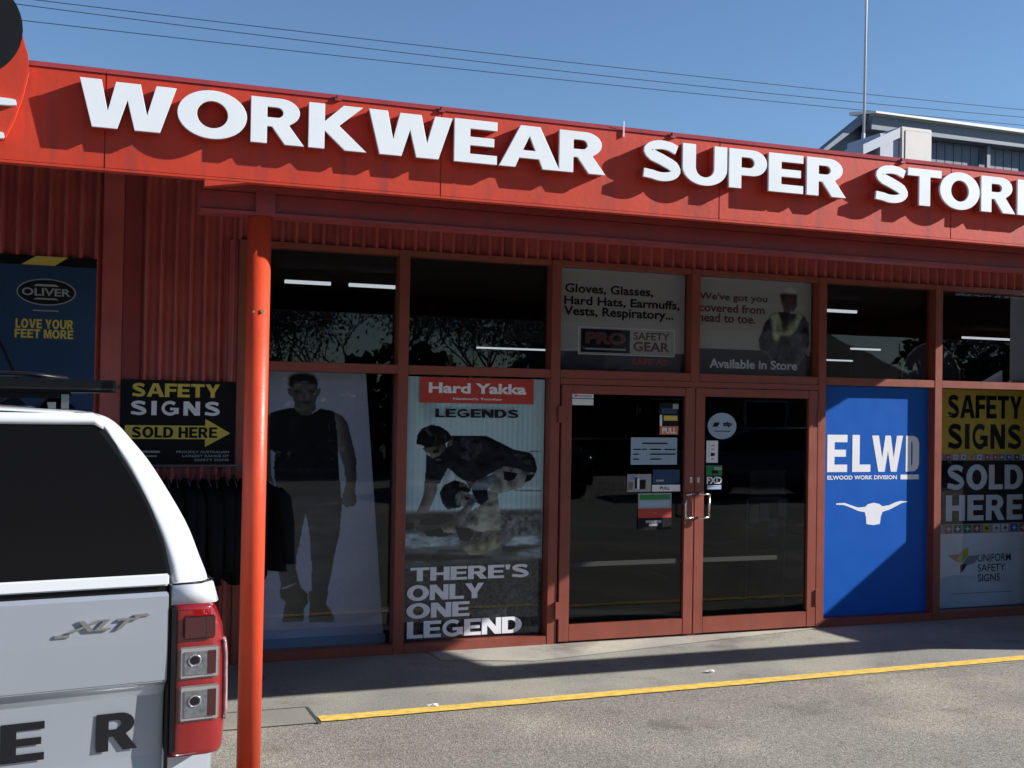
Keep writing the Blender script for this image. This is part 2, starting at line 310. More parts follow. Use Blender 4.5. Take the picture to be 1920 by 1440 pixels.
def text(s, x0, x1, z0, z1, y, m, parent, bold=.0, shear=0, name='lettering', depth=0):
    cu = bpy.data.curves.new('t', 'FONT'); cu.body = s; cu.offset = bold; cu.shear = shear; cu.size = 1; cu.resolution_u = 3; cu.extrude = depth / 2
    t = bpy.data.objects.new('tmp', cu); COL.objects.link(t)
    me = bpy.data.meshes.new_from_object(t.evaluated_get(bpy.context.evaluated_depsgraph_get())); bpy.data.objects.remove(t); bpy.data.curves.remove(cu)
    xs = [v.co.x for v in me.vertices]; ys = [v.co.y for v in me.vertices]
    a, b, c, d = min(xs), max(xs), min(ys), max(ys)
    for v in me.vertices:
        x, q, z = v.co; v.co = (x0 + (x - a) / (b - a) * (x1 - x0), y - z, z0 + (q - c) / (d - c) * (z1 - z0))
    me.materials.clear(); me.materials.append(K[m]); me.name = name
    for p in me.polygons: p.use_smooth = False
    o = bpy.data.objects.new(name, me); COL.objects.link(o); o.parent = parent
    return o
def art(mats, shapes, fn, y, parent, name):   # a flat print made of coloured shapes, each layer a hair in front of the last
    mb = MB()
    for k, (mi, pts) in enumerate(shapes):
        mb.m = mi; mb.quad(*[(fn(a, b)[0], y - .0006 * k, fn(a, b)[1]) for a, b in pts])
    me = mb; o = None
    meo = bpy.data.meshes.new(name); meo.from_pydata(me.v, [], me.f)
    for q in mats: meo.materials.append(K[q])
    for i, p in enumerate(meo.polygons): p.material_index = me.mi[i]
    bm = bmesh.new(); bm.from_mesh(meo); bmesh.ops.triangulate(bm, faces=bm.faces, ngon_method='EAR_CLIP')
    for f in bm.faces:
        if f.normal.y > 0: f.normal_flip()
    bm.to_mesh(meo); bm.free()
    o = bpy.data.objects.new(name, meo); COL.objects.link(o); o.parent = parent
    return o
def ell(cx, cz, rx, rz, n=36, p=2):
    r = []
    for i in range(n):
        a = 2 * math.pi * i / n; c, s_ = math.cos(a), math.sin(a)
        r.append((cx + rx * math.copysign(abs(c) ** (2 / p), c), cz + rz * math.copysign(abs(s_) ** (2 / p), s_)))
    return r

# -------- photographic prints: coloured in a fine grid of vertices (flat print on posters)
import numpy as np
def blur(a, r):
    r = max(1, int(r))
    for ax in (0, 1):
        for _ in range(2):
            pad = [(0, 0)] * 2; pad[ax] = (r, r); p = np.pad(a, pad, mode='edge'); c = np.cumsum(p, axis=ax)
            z = np.zeros_like(np.take(c, [0], axis=ax)); c = np.concatenate([z, c], axis=ax); n = a.shape[ax]
            a = (np.take(c, range(2 * r + 1, 2 * r + 1 + n), axis=ax) - np.take(c, range(0, n), axis=ax)) / (2 * r + 1)
    return a
class Painter:
    def __init__(s, w, h, seed): s.w, s.h = w, h; s.c = np.zeros((h, w, 3)); s.r = np.random.RandomState(seed); s.V, s.U = np.mgrid[0:h, 0:w]; s.U = s.U / (w - 1); s.V = s.V / (h - 1)
    def noise(s, fx, fy, o=3):
        t = np.zeros((s.h, s.w)); a = 1.0
        for k in range(o):
            nx, ny = int(fx * 2 ** k) + 2, int(fy * 2 ** k) + 2; g = s.r.rand(ny + 1, nx + 1)
            x = s.U * (nx - 1); y = s.V * (ny - 1); x0 = x.astype(int); y0 = y.astype(int); u = x - x0; v = y - y0; u = u * u * (3 - 2 * u); v = v * v * (3 - 2 * v)
            t += a * ((g[y0, x0] * (1 - u) + g[y0, x0 + 1] * u) * (1 - v) + (g[y0 + 1, x0] * (1 - u) + g[y0 + 1, x0 + 1] * u) * v - .5); a *= .55
        return t
    def mask(s, pts):
        m = np.zeros((s.h, s.w), bool)
        for (x0, y0), (x1, y1) in zip(pts, pts[1:] + pts[:1]):
            if y0 == y1: continue
            m ^= ((s.V > min(y0, y1)) & (s.V <= max(y0, y1)) & (s.U < x0 + (s.V - y0) * (x1 - x0) / (y1 - y0)))
        return m.astype(float)
    def put(s, pts, col, soft=1, vol=.5, rad=7, fold=.3, f=(9, 9), light=(-.6, -.8), amt=1.0):
        m = s.mask(pts); e = blur(m, soft) if soft else m; b = blur(m, rad) * 1.0; gy, gx = np.gradient(blur(b, max(1, rad // 2)))
        sh = 1 + vol * rad * 1.6 * (gx * -light[0] * -1 + gy * -light[1] * -1) + fold * 2 * s.noise(*f); sh = np.clip(sh, .12, 2.4)
        k = (e * amt)[..., None]; s.c = s.c * (1 - k) + k * np.array(col) * sh[..., None]
    def mesh(s, name, parent, fn, y):
        v = np.zeros((s.h * s.w, 3)); X, Z = fn(s.U.ravel(), s.V.ravel()); v[:, 0] = X; v[:, 1] = y; v[:, 2] = Z
        i = np.arange(s.h * s.w).reshape(s.h, s.w); q = np.stack([i[1:, :-1], i[1:, 1:], i[:-1, 1:], i[:-1, :-1]], -1).reshape(-1, 4)
        me = bpy.data.meshes.new(name); me.vertices.add(len(v)); me.vertices.foreach_set('co', v.ravel()); me.loops.add(q.size); me.loops.foreach_set('vertex_index', q.ravel().astype(np.int32))
        me.polygons.add(len(q)); me.polygons.foreach_set('loop_start', np.arange(0, q.size, 4, dtype=np.int32)); me.update()
        at = me.color_attributes.new('print', 'FLOAT_COLOR', 'POINT'); c = np.ones((s.h * s.w, 4)); c[:, :3] = np.clip(s.c.reshape(-1, 3), .002, .9); at.data.foreach_set('color', c.ravel())
        me.materials.append(K['photo']); o = bpy.data.objects.new(name, me); COL.objects.link(o); o.parent = parent; return o
K['photo'] = mat('photographic_print', (.5, .5, .5), .5, spec=.12); _t = K['photo'].node_tree; _a = _t.nodes.new('ShaderNodeAttribute'); _a.attribute_name = 'print'; _t.links.new(_a.outputs['Color'], _t.nodes['Principled BSDF'].inputs['Base Color'])

# ================================================================== THE SETTING
def sheet(name, x0, x1, y0, y1, z, m, kind='structure'):
    return tag(MB().quad((x0, y0, z), (x1, y0, z), (x1, y1, z), (x0, y1, z)).build(name, m), kind=kind)
sheet('ground', -400, 400, -400, 400, -.012, 'road')
sheet('car_park', -30, 40, -19, -1.66, 0, 'asph')
sheet('pavement', -12, 40, -1.66, .3, .002, 'conc')
# post slab with a rough joint, threshold strip
tag(MB().quad((-3.2, -1.745, .007), (-.915, -1.745, .007), (-.93, -1.39, .007), (-3.2, -1.39, .007)).build('concrete_slab', 'slab'), kind='structure')
tag(MB().box(-3.2, -.92, -1.392, -1.378, .0, .0085).box(-.928, -.908, -1.76, -1.39, .0, .0085).build('slab_joint', 'road'), kind='structure')
tag(MB().quad((.9, -.60, .006), (3.72, -.11, .006), (3.74, -.03, .006), (.25, -.03, .006), (.25, -.38, .006)).build('threshold', 'thr'), kind='structure')
# painted line: slightly ragged edges
mb = MB(); n = 260; xs = [-.9 + i * 18 / n for i in range(n + 1)]
for a, b in zip(xs, xs[1:]):
    def yc(x): return -1.735 + .022 * (x + .9) + .006 * math.sin(x * 2.1)
    ja, jb = [random.uniform(-.004, .004) for _ in range(2)], [random.uniform(-.004, .004) for _ in range(2)]
for i, x in enumerate(xs): mb.v += [(x, -1.735 + .022 * (x + .9) + random.uniform(-.004, .004), .008), (x, -1.735 + .118 + .022 * (x + .9) + random.uniform(-.004, .004), .008)]
for i in range(n): mb.face([2 * i, 2 * i + 2, 2 * i + 3, 2 * i + 1])
tag(mb.build('painted_line', 'line'), kind='structure')
# scattered grit on the ground
mb = MB(); rr = random.Random(3)
for i in range(900):
    x = rr.uniform(-1.5, 8); y = rr.uniform(-3.2, -.05); r = rr.uniform(.002, .005); a = rr.uniform(0, 3)
    q = [(x + r * math.cos(a + t), y + r * math.sin(a + t) * .8, .004) for t in (0, 1.6, 3.1, 4.7)]; nn = len(mb.v)
    mb.v += q + [(x, y, .007 + r * .7)]
    for k in range(4): mb.face([nn + k, nn + (k + 1) % 4, nn + 4])
tag(mb.build('grit', 'asph'), 'loose grit scattered over the pavement and car park', 'grit', kind='stuff')
for (x, y, lab) in ((-.186, -1.60, 'small torn paper scrap lying on the yellow line nearest the post'), (1.937, -1.287, 'small pale paper scrap lying on the pavement before the doors')):
    p = [(x + .035 * math.cos(t) * (1 + .3 * math.sin(3 * t)), y + .022 * math.sin(t)) for t in [i * .7 for i in range(9)]]
    mb = MB(); nn = 0; mb.v = [(a, b, .012 + .006 * math.sin(i * 2.)) for i, (a, b) in enumerate(p)] + [(x, y, .024)]
    for i in range(9): mb.face([i, (i + 1) % 9, 9])
    tag(mb.build('paper_scrap', 'scrap'), lab, 'litter')

# ================================================================== SHOP BUILDING
W = 1.2352; MX = [-1.155, 0.012, W + .012 - .012, 2 * W, 3 * W, 4 * W + 0.0, 5 * W, 6 * W]
B = thing('shop_building', 'red steel clad shop building with a glazed shopfront under its verandah', 'building', (0, 0, 0))
def corr(x0, x1, z0, z1, y, name, pitch=.0985, amp=.026, m='red_wall', ph=0):
    mb = MB(); prof = []
    x = x0
    for i in range(int((x1 - x0) / pitch) + 2):
        for u, h in ((0, 0), (.18, 0), (.34, .55), (.42, .92), (.50, 1), (.58, .92), (.66, .55), (.82, 0)):
            q = x0 + (i + u) * pitch + ph
            if q <= x1: prof.append((q, y - amp * 2 * h))
    mb.smooth = True
    mb.rings([[(a, b, z0) for a, b in prof], [(a, b, z1) for a, b in prof]], close=False, caps=False)
    return mb.build(name, m, B)
corr(-4.5, -2.06, -.0, 3.47, -.005, 'cladding_sheet', ph=.045)
corr(-1.86, -1.21, 0, 3.47, -.005, 'cladding_sheet', ph=0)
corr(-1.235, 6.3, 2.985, 3.47, -.03, 'cladding_sheet', ph=0)
corr(6.3, 9, 0, 3.47, -.005, 'cladding_sheet')
box('flashing', 'red_wall', B, -2.10, -1.965, -.045, 0, 0, 3.44, .004)
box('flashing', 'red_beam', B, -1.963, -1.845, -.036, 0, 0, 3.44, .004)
box('corner_flashing', 'red_wall', B, -1.255, -1.195, -.050, 0, 0, 2.984, .004)
tag(box('wall_core', 'swall', B, -4.5, -1.2, .02, .14, 0, 3.6), None)
box('wall_core', 'swall', B, -1.2, 6.3, .02, .14, 2.99, 3.6)
box('wall_core', 'swall', B, 6.3, 9, .02, .14, 0, 3.6)
# shopfront frame
FY0, FY1 = -.093, .03
for i, x in enumerate(MX[:7]):
    z0 = 0; wd = .04
    box('mullion', 'frame', B, x - wd, x + wd, FY0, FY1, 0.0, 2.984, .003)
for i in range(6):
    a, b = MX[i] + .04, MX[i + 1] - .04
    box('head_rail', 'frame', B, a, b, FY0 + .006, FY1, 2.941, 2.984, .002)
    box('transom', 'frame', B, a, b, FY0 + .003, FY1, 2.066, 2.132, .003)
    if i not in (2, 3): box('sill', 'frame', B, a, b, FY0 + .003, FY1, .0, .072, .003)
    box('window_pane', 'glass', B, a, b, -.004, .004, 2.133, 2.940)
    if i not in (2, 3): box('window_pane', 'glass', B, a, b, -.004, .004, .073, 2.065)
# doors: header, jambs (thin red stop), two leaves
box('door_header', 'frame', B, MX[2] + .041, MX[4] - .041, FY0 - .004, FY1, 2.018, 2.064, .002)
def door(x0, x1, hinge_left):
    d = MB().box(x0, x0 + .088, -.105, -.05, .022, 2.014).build('door', 'frame', B, .003)   # hinge/meeting stile carries the leaf
    box('stile', 'frame', d, x1 - .088, x1, -.105, -.05, .022, 2.014, .003)
    box('rail', 'frame', d, x0 + .089, x1 - .089, -.103, -.052, 1.945, 2.013, .003)
    box('rail', 'frame', d, x0 + .089, x1 - .089, -.103, -.052, .023, .150, .003)
    box('pane', 'dglass', d, x0 + .089, x1 - .089, -.082, -.074, .151, 1.944)
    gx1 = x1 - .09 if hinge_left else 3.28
    MB().box(x0 + .09, gx1, -.0835, -.0825, .595, .632).build('grey_band', 'band', d)  # thin dark grey strip across the door pane
    hx = x1 - .03 if hinge_left else x0 + .03; sg = -1 if hinge_left else 1
    m = MB(); pts = [(hx, -.106, 1.155), (hx + sg * .0, -.148, 1.155), (hx + sg * .075, -.158, 1.152), (hx + sg * .075, -.158, .965), (hx, -.148, .962), (hx, -.106, .962)]
    m.path(pts, .0095, 10); m.build('handle', 'chrome', d)
    box('lock', 'chrome', d, (hx - .012), (hx + .012), -.111, -.106, 1.245, 1.29, .002)
    ex = x0 - .012 if hinge_left else x1 + .012
    box('hinge', 'frame', d, ex - .02, ex + .02, -.118, -.094, .20, .33, .002)
    box('hinge', 'frame', d, ex - .02, ex + .02, -.118, -.094, 1.72, 1.85, .002)
    return d
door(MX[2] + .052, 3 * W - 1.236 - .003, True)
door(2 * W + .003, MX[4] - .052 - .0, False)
# roof + verandah soffit
mb = MB(); mb.box(-4.5, 9, .14, 36, 3.50, 3.56); mb.build('roof', 'soff', B)
# interior
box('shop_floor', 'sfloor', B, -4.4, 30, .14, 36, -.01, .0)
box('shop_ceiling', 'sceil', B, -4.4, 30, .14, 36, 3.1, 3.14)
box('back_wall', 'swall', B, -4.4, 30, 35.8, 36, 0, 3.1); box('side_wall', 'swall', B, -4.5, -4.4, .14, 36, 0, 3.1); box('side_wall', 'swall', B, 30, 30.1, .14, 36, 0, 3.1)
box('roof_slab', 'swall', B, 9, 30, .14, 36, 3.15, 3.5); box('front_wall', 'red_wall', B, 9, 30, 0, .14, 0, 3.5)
tubes = []
rows = [('nearest', 2.7, 3.0, [(-.80, -.71), (-.38, .06), (.24, .72), (4.44, 5.56), (5.70, 6.18)]), ('second', 5.67, 3.0, [(4.81, 5.62), (5.75, 6.47), (10.4, 11.37)]),
        ('third', 9.44, 3.0, [(5.78, 6.83), (11.22, 11.88)]), ('farthest', 11.9, 2.9, [(4.79, 6.20), (6.42, 6.83), (9.32, 9.56), (11.3, 12.01), (12.29, 13.13)])]
proto = None
for rn, yy, zz, segs in rows:
    for k, (xa, xb) in enumerate(segs):
        if proto is None:
            proto = thing('tube_light', '', 'ceiling light'); box('lit_tube', 'tube', proto, -.5, .5, -.016, .016, -.032, 0); box('housing', 'sceil', proto, -.5, .5, -.04, .04, .001, .04); t = proto
        else:
            t = proto.copy(); COL.objects.link(t)
            for c in proto.children: q = c.copy(); COL.objects.link(q); q.parent = t
        t.location = ((xa + xb) / 2, yy, zz); t.scale = (xb - xa, 1, 1)
        t['label'] = 'lit fluorescent tube seen through the glass, %s from the left in the %s row' % (['first', 'second', 'third', 'fourth', 'fifth'][k], rn); t['group'] = 'tube lights inside the shop'; t['category'] = 'ceiling light'
# inside furniture glimpsed through the doors
t = thing('display_cabinet', 'brown timber display cabinet just inside the right hand door', 'cabinet', (4.10, 1.05, 0))
box('carcass', 'card', t, -.16, .26, 0, .5, 0, .72, .004); box('back_panel', 'card', t, -.10, .3, .4, .44, .72, 1.24, .004); box('shelf', 'card', t, -.15, .25, .02, .4, .74, .76)
t = thing('leaflet_stand', 'wire leaflet stand with pale papers inside the right hand door', 'stand', (3.72, 1.0, 0))
m = MB()
for dx in (-.05, .36): m.box(dx, dx + .015, 0, .015, 0, 1.02)
m.box(-.05, .375, 0, .015, .52, .535).box(-.05, .375, 0, .015, 1.0, 1.02); m.build('stand_frame', 'steel', t)
for i, (dx, zz, mm) in enumerate(((-.02, .78, 'grey'), (.09, .80, 'grey'), (.19, .66, 'purple'), (.29, .84, 'grey'))): box('leaflet', mm, t, dx, dx + .09, -.02, -.005, zz, zz + .17)
t = thing('clothes_rack', 'dark indoor clothes rack standing deep behind the left door', 'clothes rack', (2.2, 3.0, 0))
m = MB(); m.tube((0, 0, 1.5), (1.6, 0, 1.5), .015); m.tube((0, 0, 0), (0, 0, 1.5), .015); m.tube((1.6, 0, 0), (1.6, 0, 1.5), .015); m.tube((0, -.25, .02), (0, .25, .02), .015); m.tube((1.6, -.25, .02), (1.6, .25, .02), .015); m.build('rail', 'steel', t)
def garment(name, label, grp, loc, sc=1, flare=0, rz=0, m='cloth', src=None):
    if src:
        t = src.copy(); COL.objects.link(t)
        for c in src.children: q = c.copy(); COL.objects.link(q); q.parent = t
        t.location = loc; t.rotation_euler = (0, 0, rz); t.scale = (sc, 1, sc); tag(t, label, 'jacket', grp); return t
    t = thing(name, label, 'jacket', loc, grp, rz); t.scale = (sc, 1, sc)
    prof = [(0, .05, .02), (-.04, .11, .03), (-.07, .21, .036), (-.12, .245, .04), (-.30, .22, .044), (-.45, .23, .047), (-.66, .25 + flare, .05)]
    rings = []
    for z, hw, th in prof:
        rings.append([(th * math.cos(a) * (1 + .18 * math.sin(5 * a + z * 9)), hw * math.sin(a), z) for a in [2 * math.pi * i / 18 for i in range(18)]])
    mb = MB(); mb.smooth = True; mb.rings(rings); mb.build('jacket_body', m, t)
    for s in (-1, 1):
        mb = MB(); mb.smooth = True
        mb.rings([[(.045 * k2 * math.cos(a), s * (.20 + off) + .055 * k2 * math.sin(a), z) for a in [2 * math.pi * i / 12 for i in range(12)]] for z, off, k2 in ((-.06, -.03, .7), (-.12, .03, 1), (-.32, .07, .95), (-.60, .09, .75))]); mb.build('sleeve', m, t)
    mb = MB(); mb.path([(0, -.18, -.04), (0, 0, .03), (0, .18, -.04)], .004, 6); mb.path([(0, 0, .03), (0, 0, .075), (0, .018, .095), (0, .03, .08)], .003, 6); mb.build('hanger', 'dsteel', t)
    return t
g0 = garment('jacket', 'dark jacket on the indoor rack behind the left door, at its left end', 'jackets on the indoor rack', (2.35, 3.0, 1.42))
for i in range(1, 9): garment('jacket', 'dark jacket on the indoor rack behind the left door, %s from its left end' % 'first second third fourth fifth sixth seventh eighth ninth'.split()[i], 'jackets on the indoor rack', (2.35 + i * .15, 3.0, 1.42), .9 + .02 * (i % 3), src=g0, rz=.08 * (i % 3 - 1))
# round dark disc hanging behind the far right panes
t = thing('round_disc', 'large dim round disc hanging inside behind the upper right panes', 'sign', (5.36, .5, 2.16))
mb = MB(); mb.prism(ell(0, 0, .335, .335, 40), 0, .02); mb.build('disc', 'grey' if 0 else 'w3low', t)
mb = MB(); R_ = ell(0, 0, .345, .345, 40)
mb.path([(a, -.005, b) for a, b in R_ + R_[:1]], .008, 6); mb.build('rim', 'steel', t)
mb = MB(); mb.tube((0, .01, .34), (0, .01, .92), .004); mb.build('wire', 'steel', t)

# ---------------- verandah: soffit, beam, post
V = thing('verandah', 'red steel verandah roof with a deep edge beam across the shopfront', 'verandah', (0, 0, 0))
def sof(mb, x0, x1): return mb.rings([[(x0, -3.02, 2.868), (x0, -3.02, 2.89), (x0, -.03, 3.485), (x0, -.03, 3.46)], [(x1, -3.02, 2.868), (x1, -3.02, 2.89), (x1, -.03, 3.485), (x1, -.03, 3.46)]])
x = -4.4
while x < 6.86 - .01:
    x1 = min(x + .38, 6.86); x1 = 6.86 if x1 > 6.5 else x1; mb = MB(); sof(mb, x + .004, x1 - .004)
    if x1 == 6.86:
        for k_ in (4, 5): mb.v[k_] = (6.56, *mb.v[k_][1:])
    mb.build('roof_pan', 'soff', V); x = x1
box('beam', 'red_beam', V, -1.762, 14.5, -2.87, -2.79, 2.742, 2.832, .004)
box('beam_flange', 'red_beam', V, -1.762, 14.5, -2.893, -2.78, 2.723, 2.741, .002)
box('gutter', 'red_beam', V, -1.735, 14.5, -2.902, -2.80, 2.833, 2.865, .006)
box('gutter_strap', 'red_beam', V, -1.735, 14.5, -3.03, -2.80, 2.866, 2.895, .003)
mb = MB(); mb.rings([[(-1.770, -3.104, 2.803), (-1.770, -3.104, 2.8465), (-1.770, -3.04, 2.8465), (-1.770, -3.04, 2.803)], [(-1.56, -3.104, 2.838), (-1.56, -3.104, 2.8465), (-1.56, -3.04, 2.8465), (-1.56, -3.04, 2.838)]]); mb.build('end_flashing', 'red', V)
for x in (-1.25, .9, 3.2, 5.6): MB().tube((x, -2.872, 2.79), (x, -2.866, 2.79), .013, k=8).build('bolt', 'red_beam', V)
P_ = thing('verandah_post', 'glossy orange red round post holding up the verandah beam', 'post', (-1.482, -2.83, 0))
mb = MB(); mb.tube((0, 0, .012), (0, 0, 2.722), .0555, k=40); mb.build('shaft', 'post', P_)
box('base_plate', 'post', P_, -.1, .1, -.1, .1, .008, .02, .002)
box('shaded_post_head', 'red_beam', P_, -.03, .062, -.069, -.0645, 2.725, 2.90, .001)  # added dark plate, the shaded top of the post put into colour
for x in (-.075, .075):
    MB().tube((x, .07, .02), (x, .07, .035), .012, k=6).build('bolt', 'steel', P_); MB().tube((x, -.07, .02), (x, -.07, .035), .012, k=6).build('bolt', 'steel', P_)
MB().tube((.012, -.052, 2.273), (.012, -.066, 2.273), .010, k=8).build('rusty_bolt', 'rust', P_)
MB().tube((-.027, -.045, 2.269), (-.027, -.055, 2.269), .006, k=8).build('rusty_bolt', 'rust', P_)

# ---------------- fascia sign
F = thing('fascia_sign', 'long red fascia sign with raised white letters above the shopfront', 'shop sign', (-.3054, -.80, .2410)); F.scale = (.8702, 1, .8702)
edges = [-4.8, -2.17, -.42, 1.345, 3.1, 4.85, 6.6, 8.35, 10.1, 11.85, 13.6, 15.35, 17.0]
for a, b in zip(edges, edges[1:]):
    box('sign_panel', 'red', F, a + .0008, b - .0008, -2.30, -2.27, 2.995, 3.466, .003)
    mb = MB(); mb.rings([[(a + .001, -2.306, 3.466), (a + .001, -2.255, 3.505), (a + .001, -2.20, 3.505), (a + .001, -2.20, 3.466)], [(b - .001, -2.306, 3.466), (b - .001, -2.255, 3.505), (b - .001, -2.20, 3.505), (b - .001, -2.20, 3.466)]]); mb.build('top_capping', 'red_beam', F)
    box('bottom_lip', 'red', F, a + .001, b - .001, -2.306, -2.25, 2.982, 2.994)
mb = MB(); mb.box(-4.8, 17, -2.268, -2.24, 3.0, 3.46); mb.build('backing_frame', 'soff', F)
for x in (-1.02, -.44, 1.0, 2.68): MB().box(x, x + .035, -2.314, -2.30, 3.456, 3.466).box(x + .012, x + .018, -2.314, -2.29, 3.466, 3.488).build('bracket', 'red_beam', F)
box('cable_stub', 'pwhite', F, .688, .694, -2.312, -2.302, 3.43, 3.52)
LB = [('W', -2.293, -1.839), ('O', -1.831, -1.489), ('R', -1.467, -1.200), ('K', -1.169, -.868), ('W', -.848, -.384), ('E', -.369, -.122), ('A', -.105, .251), ('R', .256, .537),
      ('S', .778, 1.038), ('U', 1.048, 1.348), ('P', 1.364, 1.632), ('E', 1.642, 1.889), ('R', 1.917, 2.200), ('S', 2.423, 2.690), ('T', 2.685, 2.951), ('O', 2.941, 3.265), ('R', 3.280, 3.560), ('E', 3.587, 3.834)]
for ch, a, b in LB:
    o = block(ch, a, b, 3.180, 3.414, -2.370, 'white', F, name='letter', depth=.013, bevel=.0012)
    o.data.materials.append(K['lett_side'])
    for p in o.data.polygons:
        if p.normal.y > -.5: p.material_index = 1
    block(ch, a + .0015, b - .0015, 3.1815, 3.4125, -2.357, 'ret', o, name='letter_return', depth=.0545)
# emblem board standing above the left end
E_ = thing('emblem_board', 'rounded red emblem board with black oval at the left end of the fascia', 'sign', (-.3054, -.80, .2410)); E_.scale = (.8702, 1, .8702)
def sell(z): return None
mb = MB(); mb.prism([(-2.72, 3.06), (-2.625, 3.085), (-2.585, 3.18), (-2.548, 3.30), (-2.524, 3.42), (-2.530, 3.50), (-2.56, 3.60), (-2.62, 3.72), (-2.74, 3.84), (-2.92, 3.90), (-3.10, 3.84), (-3.22, 3.72), (-3.28, 3.56), (-3.28, 3.3), (-3.2, 3.1), (-3.0, 3.06)], -2.36, -2.302); mb.build('board', 'red', E_, .006)
mb = MB(); mb.prism(ell(-2.82, 3.61, .265, .255, 40), -2.364, -2.3605); mb.build('black_oval', 'ink', E_)
for (x0, x1, z0, z1) in ((-3.05, -2.575, 3.238, 3.273), (-2.95, -2.625, 3.076, 3.110)):
    mb = MB(); mb.prism(ell((x0 + x1) / 2, (z0 + z1) / 2, (x1 - x0) / 2, (z1 - z0) / 2, 24, 6), -2.385, -2.361); mb.build('white_stroke', 'white', E_)

# ================================================================== POSTERS, STICKERS
def poster(name, label, cat, group=None): return thing(name, label, cat, (0, 0, 0), group)
def card(name, m, parent, x0, x1, z0, z1, y, th=.003): return MB().box(x0, x1, y, y + th, z0, z1).build(name, m, parent)
# --- blue boot banner far left
t = poster('poster', 'tall navy banner with oval emblem and yellow slogan on the left wall', 'poster')
card('backing', 'navy', t, -3.75, -2.135, 1.0, 2.724, -.062, .012); card('header_strip', 'black', t, -3.75, -2.135, 2.7245, 2.787, -.062, .012)
mb = MB(); mb.quad((-2.607, -.0635, 2.726), (-2.40, -.0635, 2.726), (-2.317, -.0635, 2.786), (-2.517, -.0635, 2.786)); mb.build('yellow_stripe', 'yellow', t)
mb = MB(); mb.prism(ell(-2.448, 2.548, .185, .089), -.0632, -.0622); mb.build('oval_border', 'grey', t)
mb = MB(); mb.prism(ell(-2.448, 2.548, .176, .082), -.0642, -.0633); mb.build('oval', 'ink', t)
text('OLIVER', -2.60, -2.297, 2.522, 2.574, -.0650, 'grey', t, .022)
mb = MB(); mb.prism([(-2.53, 2.586), (-2.37, 2.586), (-2.39, 2.600), (-2.51, 2.600)], -.0650, -.0645); mb.prism([(-2.53, 2.497), (-2.37, 2.497), (-2.39, 2.508), (-2.51, 2.508)], -.0650, -.0645); mb.build('small_print', 'grey', t)
card('small_print', 'grey', t, -2.53, -2.37, 2.420, 2.428, -.0635, .0005)
block('LOVE YOUR', -2.633, -2.277, 2.305, 2.366, -.0640, 'yellow', t, gap=.12, space=.5)
block('FEET MORE', -2.637, -2.275, 2.240, 2.298, -.0640, 'yellow', t, gap=.12, space=.5)
mb = MB(); mb.quad((-2.76, -.0635, 2.27), (-2.745, -.0635, 2.27), (-2.60, -.0635, 1.95), (-2.62, -.0635, 1.95)); mb.build('printed_crease', 'ink', t)

# --- black safety signs board
t = poster('sign_board', 'black board with yellow and white capitals and right pointing arrow', 'sign')
card('board', 'black', t, -1.962, -1.199, 1.385, 1.979, -.066, .010)
block('SAFETY', -1.893, -1.306, 1.864, 1.957, -.0680, 'yellow', t, gap=.08)
block('SIGNS', -1.900, -1.301, 1.738, 1.836, -.0680, 'pwhite', t, gap=.30)
mb = MB(); mb.prism([(-1.932, 1.575), (-1.400, 1.575), (-1.400, 1.521), (-1.229, 1.617), (-1.400, 1.716), (-1.400, 1.668), (-1.932, 1.668)], -.0672, -.0662); mb.build('arrow', 'yellow', t)
block('SOLD HERE', -1.888, -1.318, 1.584, 1.658, -.0685, 'black', t, gap=.13, space=.5)
for i, (a, s) in enumerate(((-1.59, 'PROUDLY AUSTRALIAN'), (-1.55, 'LARGEST RANGE OF'), (-1.47, 'SAFETY SIGNS'))): text(s, a, -1.235, 1.478 - .028 * i, 1.495 - .028 * i, -.0672, 'grey', t, .02)
card('small_print', 'grey', t, -1.84, -1.70, 1.480, 1.494, -.0668, .0005); card('small_print', 'grey', t, -1.80, -1.72, 1.452, 1.462, -.0668, .0005)

# --- banner of the standing man, inside first bay
t = poster('pull_up_banner', 'tall grey banner printed with a standing man in dark vest and boots', 'banner')
mb = MB(); mb.rings([[(-1.10, .300, .085), (.0, .300, .085), (.0, .304, .085), (-1.10, .304, .085)], [(-1.15, .300, 2.07), (-.172, .300, 2.07), (-.172, .304, 2.07), (-1.15, .304, 2.07)]]); mb.build('fabric', 'bback', t)
mb = MB(); mb.rings([[(-1.13, .27, .02), (.012, .27, .02), (.012, .33, .02), (-1.13, .33, .02)], [(-1.13, .285, .085), (.012, .285, .085), (.012, .32, .085), (-1.13, .32, .085)]]); mb.build('base_cassette', 'skyfilm', t)
def fnb(x, y):
    v = (y - 50) / 1310.; lx = 50 - 10 * v; rx = 680 + 80 * v; u = (x - lx) / (rx - lx)
    X0 = -1.150 + .040 * v; X1 = -.172 + .172 * v; return (X0 + u * (X1 - X0), 2.07 - v * 2.0)
